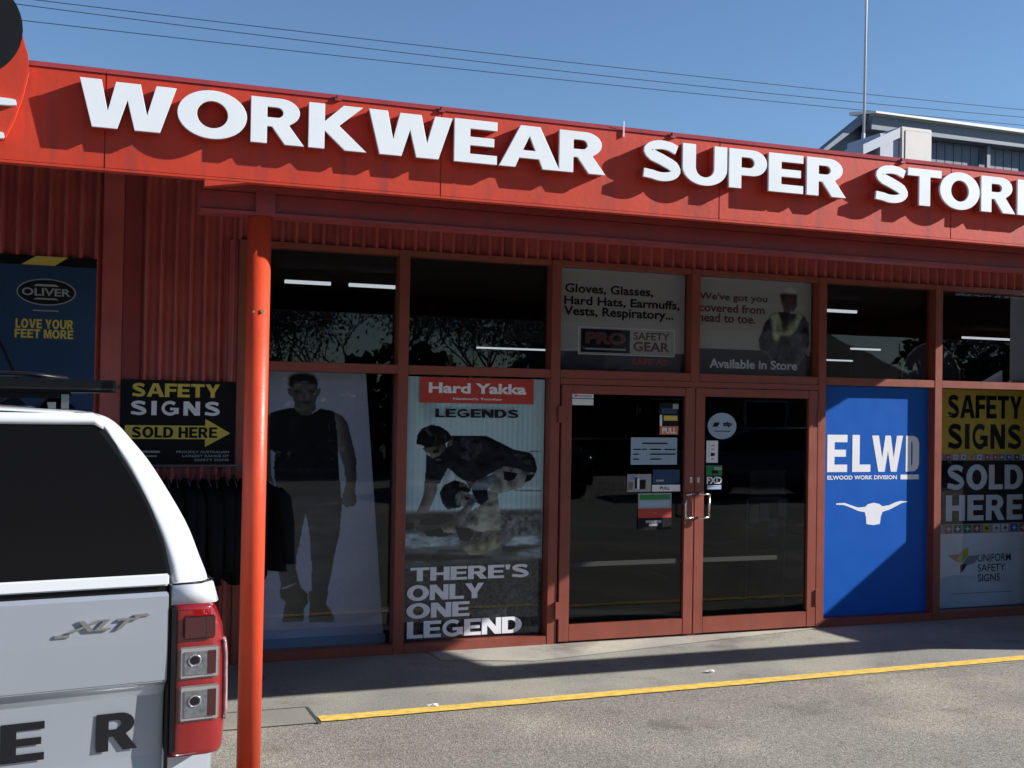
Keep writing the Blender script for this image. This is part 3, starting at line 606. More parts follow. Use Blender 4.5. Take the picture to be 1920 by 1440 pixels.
sh = [(0, [(215, 250), (180, 290), (160, 420), (165, 560), (195, 650), (225, 700), (245, 690), (240, 640), (215, 560), (212, 430)]),
      (0, [(520, 243), (560, 262), (588, 300), (605, 370), (628, 470), (632, 560), (622, 640), (632, 690), (618, 716), (575, 720), (556, 700), (560, 660), (578, 600), (568, 520), (540, 440), (522, 330)]),
      (1, [(240, 640), (552, 640), (557, 700), (545, 850), (520, 950), (503, 1050), (484, 1132), (408, 1132), (405, 1000), (400, 880), (388, 790), (378, 750), (368, 790), (352, 870), (332, 960), (330, 1020), (345, 1085), (258, 1112), (250, 1050), (218, 960), (235, 800)]),
      (2, [(215, 250), (262, 236), (320, 224), (345, 245), (375, 262), (405, 258), (430, 242), (455, 227), (520, 240), (532, 330), (538, 430), (542, 540), (553, 648), (238, 648), (226, 520), (235, 450), (210, 430), (205, 330)]),
      (0, [(330, 190), (425, 190), (432, 232), (400, 262), (365, 262), (335, 238), (322, 226)]),
      (0, [(293, 132), (312, 128), (318, 172), (300, 165)]), (0, [(436, 128), (456, 126), (450, 160), (434, 172)]),
      (0, [(312, 100), (437, 100), (438, 165), (430, 198), (408, 225), (375, 238), (342, 222), (322, 190), (314, 150)]),
      (2, [(300, 112), (300, 75), (325, 56), (375, 50), (425, 60), (440, 85), (440, 118), (428, 128), (422, 108), (380, 100), (330, 108), (318, 130), (308, 132)]),
      (2, [(330, 138), (362, 140), (362, 148), (330, 150)]), (2, [(390, 140), (424, 137), (424, 149), (390, 148)]), (2, [(352, 196), (402, 196), (396, 206), (360, 206)]), (3, [(370, 150), (386, 150), (392, 180), (364, 180)]),
      (3, [(236, 706), (556, 690), (558, 706), (238, 722)]), (2, [(236, 645), (553, 645), (553, 662), (238, 662)]),
      (3, [(250, 1110), (272, 1120), (345, 1083), (352, 1110), (388, 1150), (388, 1192), (368, 1215), (368, 1270), (360, 1282), (262, 1282), (268, 1230), (280, 1180), (255, 1160)]),
      (3, [(388, 1140), (408, 1128), (486, 1130), (486, 1150), (474, 1200), (500, 1235), (518, 1270), (514, 1292), (400, 1288), (388, 1275), (396, 1200)])]
P = Painter(170, 340, 4); P.c[:] = np.array((.56, .57, .72)); P.c *= (1 + .16 * P.noise(1.5, 3) + .22 * (P.V - .5) + .35 * np.exp(-((P.U - .97) / .03) ** 2) * 0)[..., None]
def cb(q): return [((x - (50 - 10 * (y - 50) / 1310)) / (630 + 90 * (y - 50) / 1310), (y - 50) / 1310) for x, y in q]
tone = {0: (.15, .13, .12), 1: (.045, .050, .062), 2: (.009, .010, .012), 3: (.075, .066, .052)}
for k_, (mi, q) in enumerate(sh):
    if k_ in (8 + 0, 9, 10, 11): continue
    P.put(cb(q), tone[mi], 0, .9 if mi != 2 else .5, 6, .35 if mi in (1, 3) else .2, (6, 26) if mi == 1 else (9, 14), light=(.8, -.5))
P.put(cb([(296, 118), (300, 75), (325, 56), (375, 50), (425, 60), (440, 85), (440, 118), (430, 130), (424, 108), (380, 98), (330, 104), (316, 134)]), (.012, .012, .013), 1, .3, 3)
for q, a in (([(322, 132), (362, 134), (364, 158), (326, 156)], .75), ([(388, 134), (428, 131), (426, 154), (390, 156)], .6), ([(345, 192), (408, 192), (404, 206), (352, 207)], .7), ([(318, 150), (345, 150), (360, 235), (335, 225)], .5), ([(340, 238), (400, 238), (410, 262), (350, 262)], .5)): P.put(cb(q), (.02, .018, .018), 1, 0, 2, 0, amt=a)
P.put(cb([(380, 145), (396, 145), (402, 184), (386, 186)]), (.26, .23, .21), 1, .3, 2, 0, amt=.7); P.put(cb([(392, 112), (430, 110), (428, 128), (392, 130)]), (.2, .18, .17), 1, .2, 2, 0, amt=.6)
P.put(cb([(236, 530), (540, 530), (540, 540), (236, 540)]), (.05, .052, .06), 1, 0, 2, 0, amt=.6); P.put(cb([(240, 900), (350, 900), (350, 915), (240, 912)]), (.03, .03, .035), 1, 0, 2, 0, amt=.6); P.put(cb([(400, 880), (540, 860), (540, 872), (400, 892)]), (.03, .03, .035), 1, 0, 2, 0, amt=.6)
P.put(cb([(255, 1275), (700, 1270), (690, 1300), (250, 1310)]), (.20, .21, .27), 4, 0, 3, 0, amt=.6)
P.c *= (1 + .10 * P.noise(60, 120, 1))[..., None]
P.mesh('printed_man', t, lambda u, v: (-1.150 + .040 * v + u * (.978 + .132 * v), 2.066 - v * 1.98), .2985)
# small white sheet at far left of bay one
t = poster('notice', 'small black notice with white mark at the top left of the first window', 'notice')
card('sheet', 'black', t, -1.11, -1.02, 1.86, 2.04, .02); block('X', -1.09, -1.04, 1.89, 1.95, .018, 'pwhite', t)

# --- second bay: worker poster
t = poster('poster', 'pale poster of a crouching worker with a dog above block capitals', 'poster')
x0, x1, z0, z1 = .058, 1.188, .080, 2.052; PY = .012
card('sheet', 'hysky', t, x0, x1, z0, z1, PY)
def fnh(x, y):
    v = (y - 48) / 1295.; lx = 103 - 38 * v; rx = 795 - 27 * v; return (x0 + (x - lx) / (rx - lx) * (x1 - x0), z1 - v * (z1 - z0))
fence = [(8, [(100 + i * 27, 150), (103 + i * 27, 150), (99 + i * 27, 720), (96 + i * 27, 720)]) for i in range(1, 26)]
sh = fence + [(8, [(690, 412), (790, 408), (790, 414), (690, 420)]), (8, [(560, 612), (785, 610), (785, 620), (560, 622)]),
      (0, [(66, 720), (782, 715), (775, 980), (68, 985)]), (1, [(66, 978), (772, 975), (768, 1335), (68, 1350)]),
      (2, [(78, 810), (380, 820), (560, 860), (775, 850), (774, 925), (560, 900), (400, 930), (76, 900)]),
      (8, [(75, 925), (330, 915), (640, 935), (774, 905), (774, 975), (76, 965)]), (2, [(600, 860), (700, 845), (775, 850), (775, 870), (640, 885)]),
      (0, [(560, 740), (778, 730), (776, 800), (560, 790)]), (1, [(570, 720), (780, 718), (779, 738), (570, 742)]),
      (6, [(80, 735), (190, 718), (320, 728), (345, 790), (420, 830), (440, 868), (350, 868), (180, 832), (82, 800)]), (1, [(170, 740), (300, 745), (330, 790), (240, 800), (180, 780)]),
      (5, [(190, 565), (248, 575), (236, 640), (208, 712), (155, 722), (150, 690)]),
      (6, [(372, 925), (368, 902), (450, 872), (540, 835), (582, 868), (560, 905), (470, 942), (400, 938)]), (1, [(330, 850), (440, 820), (470, 850), (440, 885), (370, 895)]),
      (4, [(440, 610), (500, 590), (552, 632), (562, 720), (570, 800), (552, 838), (440, 830), (395, 805), (460, 745), (478, 680)]),
      (4, [(500, 522), (560, 490), (640, 492), (700, 512), (748, 522), (735, 560), (690, 585), (650, 612), (560, 632), (520, 650), (440, 612)]),
      (7, [(425, 578), (480, 532), (540, 532), (556, 560), (505, 600), (500, 650), (470, 690), (440, 650)]), (1, [(560, 520), (640, 515), (655, 545), (600, 575), (566, 556)]),
      (9, [(272, 560), (285, 510), (320, 495), (360, 520), (392, 560), (392, 600), (330, 560)]),
      (7, [(255, 625), (275, 580), (325, 558), (378, 575), (392, 625), (402, 680), (345, 712), (292, 702), (265, 665)]), (9, [(335, 640), (385, 632), (405, 650), (395, 690), (360, 700)]),
      (9, [(385, 640), (425, 650), (420, 690), (365, 770), (345, 790), (322, 765), (370, 700)]),
      (3, [(305, 345), (370, 336), (450, 338), (530, 350), (640, 396), (715, 418), (745, 455), (752, 500), (742, 526), (690, 518), (640, 498), (560, 490), (500, 520), (425, 580), (392, 625), (380, 560), (340, 515), (300, 498), (268, 520), (250, 578), (186, 566), (195, 455), (235, 462), (290, 470), (310, 430)]),
      (5, [(188, 398), (262, 390), (305, 395), (312, 445), (285, 470), (262, 472), (238, 460), (232, 440), (216, 436), (218, 418)]), (7, [(262, 430), (312, 405), (316, 450), (288, 474), (262, 474), (248, 462)]),
      (7, [(150, 380), (152, 330), (180, 295), (222, 282), (265, 284), (300, 308), (314, 345), (306, 400), (280, 415), (262, 392), (200, 402), (162, 392)])]
P = Painter(220, 400, 9)
def ch(q):
    o = []
    for x, yy in q: px, py = 745 + x / 4.966, 770 + yy / 4.966; v = (py - 707) / 488.; lx = 757 - 12 * v; o.append(((px - lx) / (1018 - 10 * v - lx), v))
    return o
fen = np.array((.66, .84, .86)); P.c[:] = fen * 1.0; P.c *= (1 + .10 * np.sin(P.U * 170) + .12 * P.noise(40, 2, 2) + .20 * P.noise(3, 4))[..., None]
P.put(ch([(200, -350), (300, -350), (330, -80), (300, 120), (230, 120), (190, -100)]), (.30, .36, .36), 5, 0, 3, .3, amt=.5)
P.put(ch([(30, 930), (1320, 930), (1310, 1440), (20, 1440)]), (.13, .145, .145), 2, 0, 3, .55, (7, 40))
P.put(ch([(890, 930), (1310, 940), (1310, 1180), (900, 1200)]), (.15, .16, .155), 2, 0, 3, .9, (40, 70))
for q, c_ in (([(20, 1130), (560, 1180), (540, 1260), (20, 1270)], (.42, .50, .52)), ([(1060, 1190), (1310, 1180), (1310, 1260), (960, 1270)], (.46, .54, .56)), ([(1060, 1350), (1310, 1290), (1310, 1400), (1180, 1390)], (.42, .5, .52)), ([(20, 1330), (700, 1350), (900, 1380), (300, 1400), (20, 1375)], (.02, .02, .02)), ([(350, 1290), (600, 1300), (600, 1312), (350, 1310)], (.02, .02, .02)), ([(940, 1270), (1240, 1290), (1060, 1330), (940, 1330)], (.015, .015, .015)), ([(900, 955), (1310, 955), (1310, 975), (900, 975)], (.04, .04, .04))): P.put(ch(q), c_, 1, 0, 3, .7, (12, 60))
for q in ([(1200, 372), (1320, 374), (1320, 384), (1200, 384)], [(1050, 742), (1320, 745), (1320, 760), (1050, 755)]): P.put(ch(q), (.10, .11, .10), 0, 0, 2, 0, amt=.8)
P.put(ch([(20, 1435), (1320, 1410), (1320, 2200), (20, 2200)]), (.085, .085, .08), 2, 0, 3, 1.0, (60, 120))
P.put(ch([(20, 1435), (1320, 1410), (1320, 2200), (20, 2200)]), (.05, .045, .045), 2, 0, 3, 1.2, (6, 12), amt=.45)
L_ = [([(225, 665), (345, 670), (335, 760), (295, 850), (255, 945), (150, 945), (175, 880), (215, 780)], (.16, .12, .11), .9, .3, (14, 20)),
 ([(240, 400), (300, 440), (420, 480), (410, 590), (360, 680), (225, 665), (235, 560)], (.022, .022, .03), .8, 1.0, (30, 40)),
 ([(395, 640), (430, 520), (480, 590), (590, 610), (600, 660), (500, 640), (430, 670), (360, 740)], (.42, .44, .46), .3, .4, (20, 20)),
 ([(800, 740), (900, 775), (912, 880), (928, 1000), (920, 1130), (800, 1125), (720, 1135), (600, 1080), (680, 1000), (715, 900), (790, 850)], (.24, .225, .175), .9, .7, (10, 34)),
 ([(860, 565), (950, 515), (1090, 540), (1180, 575), (1272, 582), (1225, 655), (1120, 722), (1000, 758), (900, 778), (830, 745), (800, 680)], (.22, .21, .17), .9, .6, (24, 26)),
 ([(950, 560), (1095, 585), (1060, 640), (1000, 665), (960, 640)], (.012, .012, .012), .2, .4, (20, 20)), ([(1180, 600), (1258, 595), (1215, 650), (1150, 680)], (.012, .012, .012), .2, .4, (20, 20)),
 ([(650, 700), (760, 610), (880, 598), (905, 650), (835, 690), (800, 742), (660, 745)], (.10, .11, .13), 1.0, .5, (20, 40)), ([(655, 740), (800, 740), (812, 830), (740, 885), (690, 850)], (.018, .018, .022), .6, .5, (20, 20)),
 ([(360, 765), (400, 690), (500, 645), (590, 670), (650, 740), (600, 800), (590, 865), (540, 905), (430, 918), (385, 860)], (.022, .018, .018), .9, .8, (30, 40)),
 ([(505, 770), (560, 745), (650, 780), (625, 850), (590, 900), (520, 880), (500, 820)], (.20, .185, .165), .6, .8, (40, 40)), ([(600, 800), (640, 810), (630, 835), (600, 830)], (.012, .012, .012), 0, 0, (5, 5)),
 ([(660, 775), (705, 840), (640, 935), (565, 1065), (505, 1065), (520, 960), (600, 880)], (.17, .14, .14), 1.1, .5, (20, 30)),
 ([(600, 1000), (700, 900), (720, 1040), (700, 1080), (640, 1060)], (.19, .18, .15), .5, .8, (20, 30)),
 ([(30, 960), (250, 950), (480, 960), (540, 1060), (520, 1130), (400, 1150), (230, 1140), (120, 1080), (40, 1095)], (.07, .07, .055), .5, 1.0, (10, 40)),
 ([(190, 1005), (420, 965), (490, 1010), (390, 1055), (180, 1055)], (.02, .02, .018), .3, .8, (10, 40)), ([(215, 1120), (380, 1085), (520, 1130), (400, 1175), (240, 1160)], (.018, .016, .014), .3, .6, (20, 20)),
 ([(40, 1030), (130, 1035), (120, 1095), (40, 1098)], (.02, .02, .02), .2, .3, (9, 9)), ([(380, 1090), (470, 1070), (540, 1085), (500, 1140), (400, 1130)], (.27, .25, .19), .5, .8, (30, 30)),
 ([(500, 1080), (640, 1100), (695, 1160), (630, 1225), (540, 1205)], (.012, .012, .011), .4, .4, (9, 9)),
 ([(570, 1290), (640, 1200), (700, 1130), (900, 1125), (955, 1200), (900, 1290), (760, 1350), (620, 1345)], (.17, .15, .095), .9, .8, (24, 40)), ([(700, 1130), (860, 1130), (880, 1190), (700, 1200)], (.10, .085, .08), .3, 1.4, (34, 60)),
 ([(440, 235), (600, 228), (800, 232), (900, 280), (1060, 360), (1210, 388), (1255, 440), (1278, 540), (1265, 582), (1180, 577), (1090, 542), (960, 518), (880, 562), (800, 605), (700, 655), (640, 735), (600, 660), (520, 610), (440, 530), (400, 600), (330, 560), (300, 470), (350, 440), (430, 400)], (.024, .024, .028), .9, .55, (22, 50)),
 ([(560, 250), (740, 250), (760, 380), (640, 470), (560, 440)], (.055, .055, .062), .3, 1.0, (40, 60)), ([(1050, 400), (1190, 400), (1250, 520), (1100, 470)], (.05, .05, .05), .3, 1.5, (20, 80)),
 ([(205, 345), (340, 325), (412, 305), (440, 360), (430, 430), (400, 465), (335, 470), (290, 440), (272, 405), (238, 388)], (.13, .10, .08), .8, .6, (24, 30)),
 ([(300, 370), (350, 355), (360, 385), (300, 400)], (.012, .01, .01), 0, .2, (5, 5)), ([(300, 445), (360, 420), (435, 330), (445, 430), (410, 510), (330, 490)], (.014, .012, .012), .2, .4, (20, 20)), ([(330, 452), (370, 448), (368, 462), (335, 466)], (.16, .13, .12), 0, 0, (5, 5)),
 ([(435, 280), (480, 270), (480, 320), (450, 335)], (.08, .07, .055), .3, .3, (9, 9)),
 ([(155, 312), (160, 232), (205, 165), (290, 130), (370, 145), (440, 190), (472, 240), (440, 290), (405, 308), (340, 328), (240, 348), (205, 322)], (.009, .009, .009), .5, .5, (20, 20))]
for q, c_, vo, fo, ff in L_:
    g_ = 1.45 if max(c_) > .07 else .8; P.put(ch(q), tuple(k_ * g_ for k_ in c_), 0, vo, 6, fo, ff, light=(-.3, -1))
P.c *= (1 + .12 * P.noise(90, 160, 1))[..., None]
P.mesh('printed_scene', t, lambda u, v: (x0 + u * (x1 - x0), z1 - v * (z1 - z0)), PY - .002)
card('red_band', 'hyred', t, .170, 1.086, 1.856, 2.048, PY - .023, .001)
text('Hard Yakka', .235, 1.025, 1.930, 2.010, PY - .024, 'pwhite', t, .035); text("Nothing's Tougher", .43, .83, 1.876, 1.900, PY - .024, 'pwhite', t, .02)
block('LEGENDS', .290, .964, 1.748, 1.812, PY - .024, 'ink', t, gap=.1)
for s, a, b, c, d in (("THERE'S", .118, 1.075, .520, .622), ('ONLY', .095, .705, .375, .490), ('ONE', .093, .590, .243, .355), ('LEGEND', .100, 1.020, .095, .220)):
    block(s, a, b, c, d, PY - .024, 'pwhite', t, gap=.05)

# --- third and fourth upper panes
t = poster('poster', 'grey window film listing safety gear above the left door', 'poster'); y = .014
card('film_field', 'w3bg', t, 1.282, 2.424, 2.290, 2.938, y); card('film_footer', 'w3low', t, 1.282, 2.424, 2.135, 2.2895, y)
for s, a, b, c, d in (('Gloves, Glasses,', 1.348, 2.13, 2.735, 2.820), ('Hard Hats, Earmuffs,', 1.343, 2.375, 2.640, 2.722), ('Vests, Respiratory...', 1.340, 2.32, 2.545, 2.640)):
    text(s, a, b, c, d, y - .002, 'ink', t, .028)
card('badge_border', 'pwhite', t, 1.47, 2.335, 2.262, 2.482, y - .002, .001); card('badge_field', 'w3bg', t, 1.478, 2.327, 2.268, 2.476, y - .003, .001); card('badge', 'black', t, 1.492, 1.925, 2.280, 2.466, y - .004, .001)
text('PRO', 1.53, 1.89, 2.345, 2.445, y - .005, 'mutered', t, .06); card('small_print', 'grey', t, 1.53, 1.89, 2.300, 2.315, y - .005, .0005)
text('SAFETY', 1.955, 2.285, 2.392, 2.455, y - .004, 'mutered', t, .02); text('GEAR', 1.955, 2.285, 2.300, 2.378, y - .004, 'mutered', t, .03); text('SAFE AS', 1.945, 2.27, 2.190, 2.240, y - .002, 'hyred', t, .02)
t = poster('poster', 'grey window film with a helmeted worker above the right door', 'poster')
card('film_field', 'w3bg', t, 2.518, 3.658, 2.345, 2.938, y); card('film_footer', 'w3low', t, 2.518, 3.658, 2.135, 2.3445, y)
for s, a, b, c, d in (("We've got you", 2.558, 3.215, 2.735, 2.812), ('covered from', 2.556, 3.19, 2.650, 2.722), ('head to toe.', 2.552, 3.10, 2.565, 2.640)): text(s, a, b, c, d, y - .002, 'mutered', t, .024)
text('Available in Store', 2.660, 3.520, 2.185, 2.262, y - .0065, 'pwhite', t, .028)
def fn4(x, yy):
    u = (x - 1043) / 742.; ty = 232 + 43 * u; by = 868 + 17 * u; return (2.518 + u * 1.14, 2.938 - (yy - ty) / (by - ty) * .803)
sh = [(0, [(1520, 462), (1600, 430), (1640, 440), (1700, 436), (1765, 468), (1783, 540), (1783, 650), (1760, 690), (1738, 690), (1722, 745), (1525, 740), (1520, 660), (1452, 642), (1440, 590), (1478, 500)]),
      (1, [(1592, 350), (1690, 358), (1686, 400), (1655, 432), (1615, 430), (1590, 395)]), (2, [(1574, 340), (1700, 348), (1698, 365), (1574, 358)]), (3, [(1590, 338), (1600, 315), (1640, 305), (1682, 320), (1692, 345)]),
      (4, [(1580, 440), (1608, 436), (1640, 530), (1690, 440), (1722, 448), (1700, 592), (1548, 590), (1540, 500)]), (3, [(1572, 470), (1586, 466), (1600, 588), (1584, 588)]), (3, [(1700, 470), (1712, 474), (1690, 590), (1676, 588)])]
P = Painter(84, 90, 12)
def c4(q): return [(x / 905., (yy - 90) / 1010.) for x, yy in q]
P.c[:] = np.array((.42, .41, .40))
A_ = [([(480, 215), (500, 150), (600, 108), (690, 150), (722, 215)], (.62, .60, .56), .5, .1), ([(455, 218), (715, 215), (715, 350), (680, 420), (510, 420), (460, 290)], (.10, .075, .07), .8, .5), ([(455, 214), (722, 212), (715, 250), (460, 250)], (.03, .028, .028), .2, .3),
      ([(240, 560), (340, 450), (480, 420), (600, 430), (800, 440), (885, 540), (905, 780), (860, 900), (700, 1100), (380, 1100), (300, 950), (170, 880), (155, 760), (210, 640)], (.075, .08, .10), .9, .7),
      ([(330, 470), (440, 440), (510, 640), (720, 440), (800, 450), (600, 768), (380, 768)], (.36, .40, .24), .3, .6), ([(490, 430), (620, 430), (560, 560), (520, 620)], (.03, .03, .035), .2, .3), ([(460, 700), (640, 690), (700, 640), (690, 1000), (620, 1090), (420, 1090)], (.05, .055, .07), .6, .8), ([(380, 500), (420, 500), (400, 760), (370, 700)], (.5, .52, .5), 0, .2), ([(700, 520), (740, 520), (690, 640), (670, 660)], (.5, .52, .5), 0, .2), ([(860, 870), (905, 860), (905, 940), (850, 930)], (.4, .34, .3), .2, .2)]
for q, c_, vo, fo in A_: P.put(c4(q), c_, 1, vo, 4, fo, (10, 12))
m_ = np.zeros((90, 84));
for q, *_x in A_: m_ = np.maximum(m_, P.mask(c4(q)))
o = P.mesh('printed_worker', t, lambda u, v: (2.518 + (95 + 119.4 * u) / 216. * 1.14, 2.925 - v * .735), y - .0035)
bm = bmesh.new(); bm.from_mesh(o.data); mm_ = m_.ravel(); bmesh.ops.delete(bm, geom=[v for v in bm.verts if mm_[v.index] < .5], context='VERTS'); bm.to_mesh(o.data); bm.free()

# --- blue panel, fifth bay (fixed to the outside of the glass)
t = poster('panel_sign', 'tall blue panel with white capitals and a white longhorn skull', 'sign')
card('panel', 'elwd', t, 3.748, 4.898, .075, 2.062, -.012, .006); y = -.0135
G['W2'] = G['W']
for ch, a, b in (('E', 3.823, 4.030), ('L', 4.083, 4.275)): block(ch, a, b, 1.318, 1.640, y, 'pwhite', t)
mb = [[(4.290, 1.636), (4.362, 1.636), (4.400, 1.44), (4.432, 1.636), (4.490, 1.636), (4.523, 1.44), (4.556, 1.636), (4.622, 1.636), (4.556, 1.318), (4.494, 1.318), (4.461, 1.50), (4.428, 1.318), (4.360, 1.318)]]
poly_mesh(mb, 'lettering', 'pwhite', t, y)
poly_mesh([[(4.655, 1.318), (4.75, 1.322), (4.785, 1.345), (4.80, 1.385), (4.80, 1.57), (4.785, 1.612), (4.75, 1.634), (4.655, 1.636)], [(4.722, 1.37), (4.728, 1.40), (4.728, 1.555), (4.722, 1.585), (4.712, 1.585), (4.712, 1.37)]], 'lettering', 'pwhite', t, y)
text('ELWOOD WORK DIVISION', 3.826, 4.560, 1.252, 1.288, y, 'pwhite', t, .03); card('small_badge', 'pwhite', t, 4.60, 4.80, 1.250, 1.292, y, .0005)
def fne(x, yy): return (3.748 + (x - 208) / 775. * 1.15, 2.06 - (800 + yy / 3.789 - 727) / 425. * 1.995)
sk = [(325, 540), (385, 538), (430, 556), (480, 572), (530, 568), (548, 550), (590, 540), (632, 550), (650, 566), (700, 560), (745, 540), (785, 530), (842, 537), (792, 546), (755, 566), (700, 592), (655, 605), (642, 640), (636, 690), (590, 698), (540, 690), (536, 640), (526, 605), (480, 596), (420, 568), (375, 552), (325, 550)]
art(['pwhite'], [(0, sk)], fne, y, t, 'longhorn_skull')

# --- sixth bay
t = poster('poster', 'tall window sign in yellow, black and pale blue bands at the far right', 'poster'); t.location = (.0686, .25, -.0541); t.scale = (1.0291, 1, 1.0291); y = .012
card('yellow_field', 'w6yellow', t, 4.985, 6.13, 1.475, 2.062, y); card('icon_strip', 'grey', t, 4.985, 6.13, 1.416, 1.4745, y); card('black_field', 'black', t, 4.985, 6.13, .840, 1.4155, y); card('icon_strip', 'grey', t, 4.985, 6.13, .752, .8395, y); card('pale_field', 'palefield', t, 4.985, 6.13, .085, .7515, y)
block('SAFETY', 5.135, 6.000, 1.800, 2.010, y - .002, 'black', t, gap=.08); block('SIGNS', 5.140, 6.000, 1.520, 1.748, y - .002, 'black', t, gap=.18)
block('SOLD', 5.135, 6.02, 1.150, 1.375, y - .002, 'pwhite', t, gap=.12); block('HERE', 5.130, 6.02, .868, 1.100, y - .002, 'pwhite', t, gap=.14)
rr = random.Random(5)
for zz, hh in ((1.422, .046), (.760, .070)):
    x = 5.12
    for i in range(11):
        mm = ['green', 'hyred', 'pwhite', 'elwd', 'pwhite', 'hyred', 'ink', 'pwhite', 'hyred', 'pwhite', 'w6yellow'][(i * (3 if zz > 1 else 5) + 1) % 11]
        ic = card('safety_icon', mm, t, x, x + hh * 1.15, zz, zz + hh, y - .002, .001)
        k2 = 'pwhite' if mm not in ('pwhite', 'w6yellow') else ('hyred' if i % 2 else 'ink')
        MB().box(x + hh * .5, x + hh * .68, y - .0035, y - .0025, zz + hh * .2, zz + hh * .8).box(x + hh * .25, x + hh * .92, y - .004, y - .0036, zz + hh * .42, zz + hh * .58).build('icon_mark', k2, ic); x += hh * 1.15 + .022 + rr.uniform(0, .02)
def fn6(x, yy): return (5.10 + (x - 50) / 735. * .95, .752 - (yy - 780) / 590. * .665)
art(['yellow', 'orange', 'ink', 'grey'], [(1, [(90, 950), (200, 945), (235, 900), (240, 960), (205, 1015), (160, 1000)]), (0, [(205, 925), (275, 890), (275, 955), (205, 1020), (180, 990)]), (3, [(275, 958), (382, 960), (330, 1020), (265, 1035), (205, 1040)]), (2, [(202, 1035), (262, 1020), (240, 1065), (205, 1100)])], fn6, y - .002, t, 'emblem')
for s, a, b, c, d in (('UNIFORM', 5.50, 5.885, .490, .560), ('SAFETY', 5.50, 5.82, .400, .468), ('SIGNS', 5.50, 5.76, .308, .378)): text(s, a, b, c, d, y - .002, 'ink', t, .008)
mb = MB(); mb.quad((4.99, y - .002, .56), (6.12, y - .002, .585), (6.12, y - .002, .60), (4.99, y - .002, .575)); mb.quad((4.99, y - .002, .40), (6.12, y - .002, .26), (6.12, y - .002, .275), (4.99, y - .002, .415)); mb.build('printed_wave', 'pwhite', t); card('small_print', 'grey', t, 5.2, 5.9, .205, .212, y - .002, .001)
t = poster('notice', 'pale grey sheet stuck inside the far right upper pane', 'notice'); card('sheet', 'grey', t, 5.868, 6.13, 2.145, 2.935, .03)
mb = MB(); mb.prism([(5.60, 2.135), (5.85, 2.135), (5.845, 2.255)], .10, .104); mb.build('folded_corner', 'pwhite', t)

# --- door stickers
y = -.0845
def sticker(label, items, cat='sticker'):
    t = poster('sticker', label, cat)
    for i, (m_, a, b, c, d) in enumerate(items): card('paper' if i == 0 else 'print_block', m_, t, a, b, c, d, y - .001 * (i + 1), .0009)
    return t
sticker('small pale lilac sticker at the top left corner of the left door', [('pwhite', 1.382, 1.565, 1.858, 1.952), ('purple', 1.382, 1.565, 1.905, 1.915), ('hyred', 1.40, 1.43, 1.925, 1.938), ('grey', 1.44, 1.55, 1.924, 1.934)])
t = sticker('colourful upright card beside the left door stile with orange foot', [('ink', 2.150, 2.325, 1.630, 1.888), ('navy', 2.17, 2.31, 1.80, 1.845), ('pwhite', 2.155, 2.175, 1.70, 1.79), ('yellow', 2.19, 2.315, 1.745, 1.785), ('orange', 2.155, 2.322, 1.632, 1.70), ('grey', 2.27, 2.32, 1.84, 1.88)])
text('PULL', 2.175, 2.305, 1.642, 1.688, y - .008, 'pwhite', t, .04)
sticker('white opening hours sheet on the left door glass', [('skyfilm', 1.900, 2.317, 1.390, 1.608), ('ink', 2.0, 2.23, 1.555, 1.567), ('ink', 1.92, 1.99, 1.508, 1.517), ('ink', 2.0, 2.04, 1.508, 1.517), ('ink', 2.07, 2.17, 1.508, 1.517), ('ink', 2.20, 2.30, 1.508, 1.517), ('ink', 1.92, 1.97, 1.470, 1.479), ('ink', 2.07, 2.30, 1.470, 1.479), ('ink', 1.92, 1.97, 1.430, 1.439), ('ink', 2.07, 2.17, 1.430, 1.439)], 'notice')
sticker('small photo card below the opening hours sheet, left of the pull label', [('grey', 1.872, 2.085, 1.175, 1.315), ('ink', 1.94, 1.96, 1.20, 1.29), ('ink', 1.98, 2.035, 1.195, 1.27), ('pwhite', 1.96, 1.98, 1.195, 1.28), ('purple', 1.90, 1.94, 1.27, 1.305), ('bskin', 1.88, 1.92, 1.19, 1.25)])
t = sticker('narrow white pull label beside the left door handle', [('pwhite', 2.095, 2.350, 1.175, 1.228)]); text('PULL', 2.165, 2.255, 1.190, 1.213, y - .003, 'ink', t, .03)
sticker('dark blue sticker above the white pull label', [('navy', 2.10, 2.345, 1.24, 1.35), ('grey', 2.13, 2.20, 1.255, 1.27)])
sticker('square leaflet with pale green, white and dark red bands on the left door', [('grey', 1.972, 2.272, 1.040, 1.162), ('green', 1.985, 2.26, 1.11, 1.15), ('skyfilm', 1.985, 2.26, 1.055, 1.10), ('hyred', 1.972, 2.272, .965, 1.038), ('ink', 1.972, 2.272, .870, .963), ('grey', 2.04, 2.18, .925, .945), ('grey', 2.07, 2.15, .90, .92), ('orange', 2.10, 2.14, 1.0, 1.006)], 'leaflet')
t = poster('sticker', 'round pale sticker at the top of the right door glass', 'sticker')
mb = MB(); mb.prism(ell(2.733, 1.706, .136, .108, 36), y - .001, y - .0001); mb.build('disc', 'skyfilm', t); text('zip', 2.735, 2.825, 1.695, 1.742, y - .003, 'ink', t, .05)
mb = MB(); mb.prism([(2.64, 1.70), (2.69, 1.70), (2.71, 1.735), (2.66, 1.735)], y - .003, y - .002); mb.prism([(2.66, 1.66), (2.81, 1.66), (2.81, 1.667), (2.66, 1.667)], y - .003, y - .002); mb.build('mark', 'ink', t)
sticker('upright white sticker below the round one on the right door', [('pwhite', 2.588, 2.697, 1.405, 1.585), ('grey', 2.635, 2.66, 1.43, 1.44), ('ink', 2.628, 2.665, 1.46, 1.485), ('grey', 2.635, 2.66, 1.51, 1.52), ('grey', 2.635, 2.66, 1.54, 1.55)])
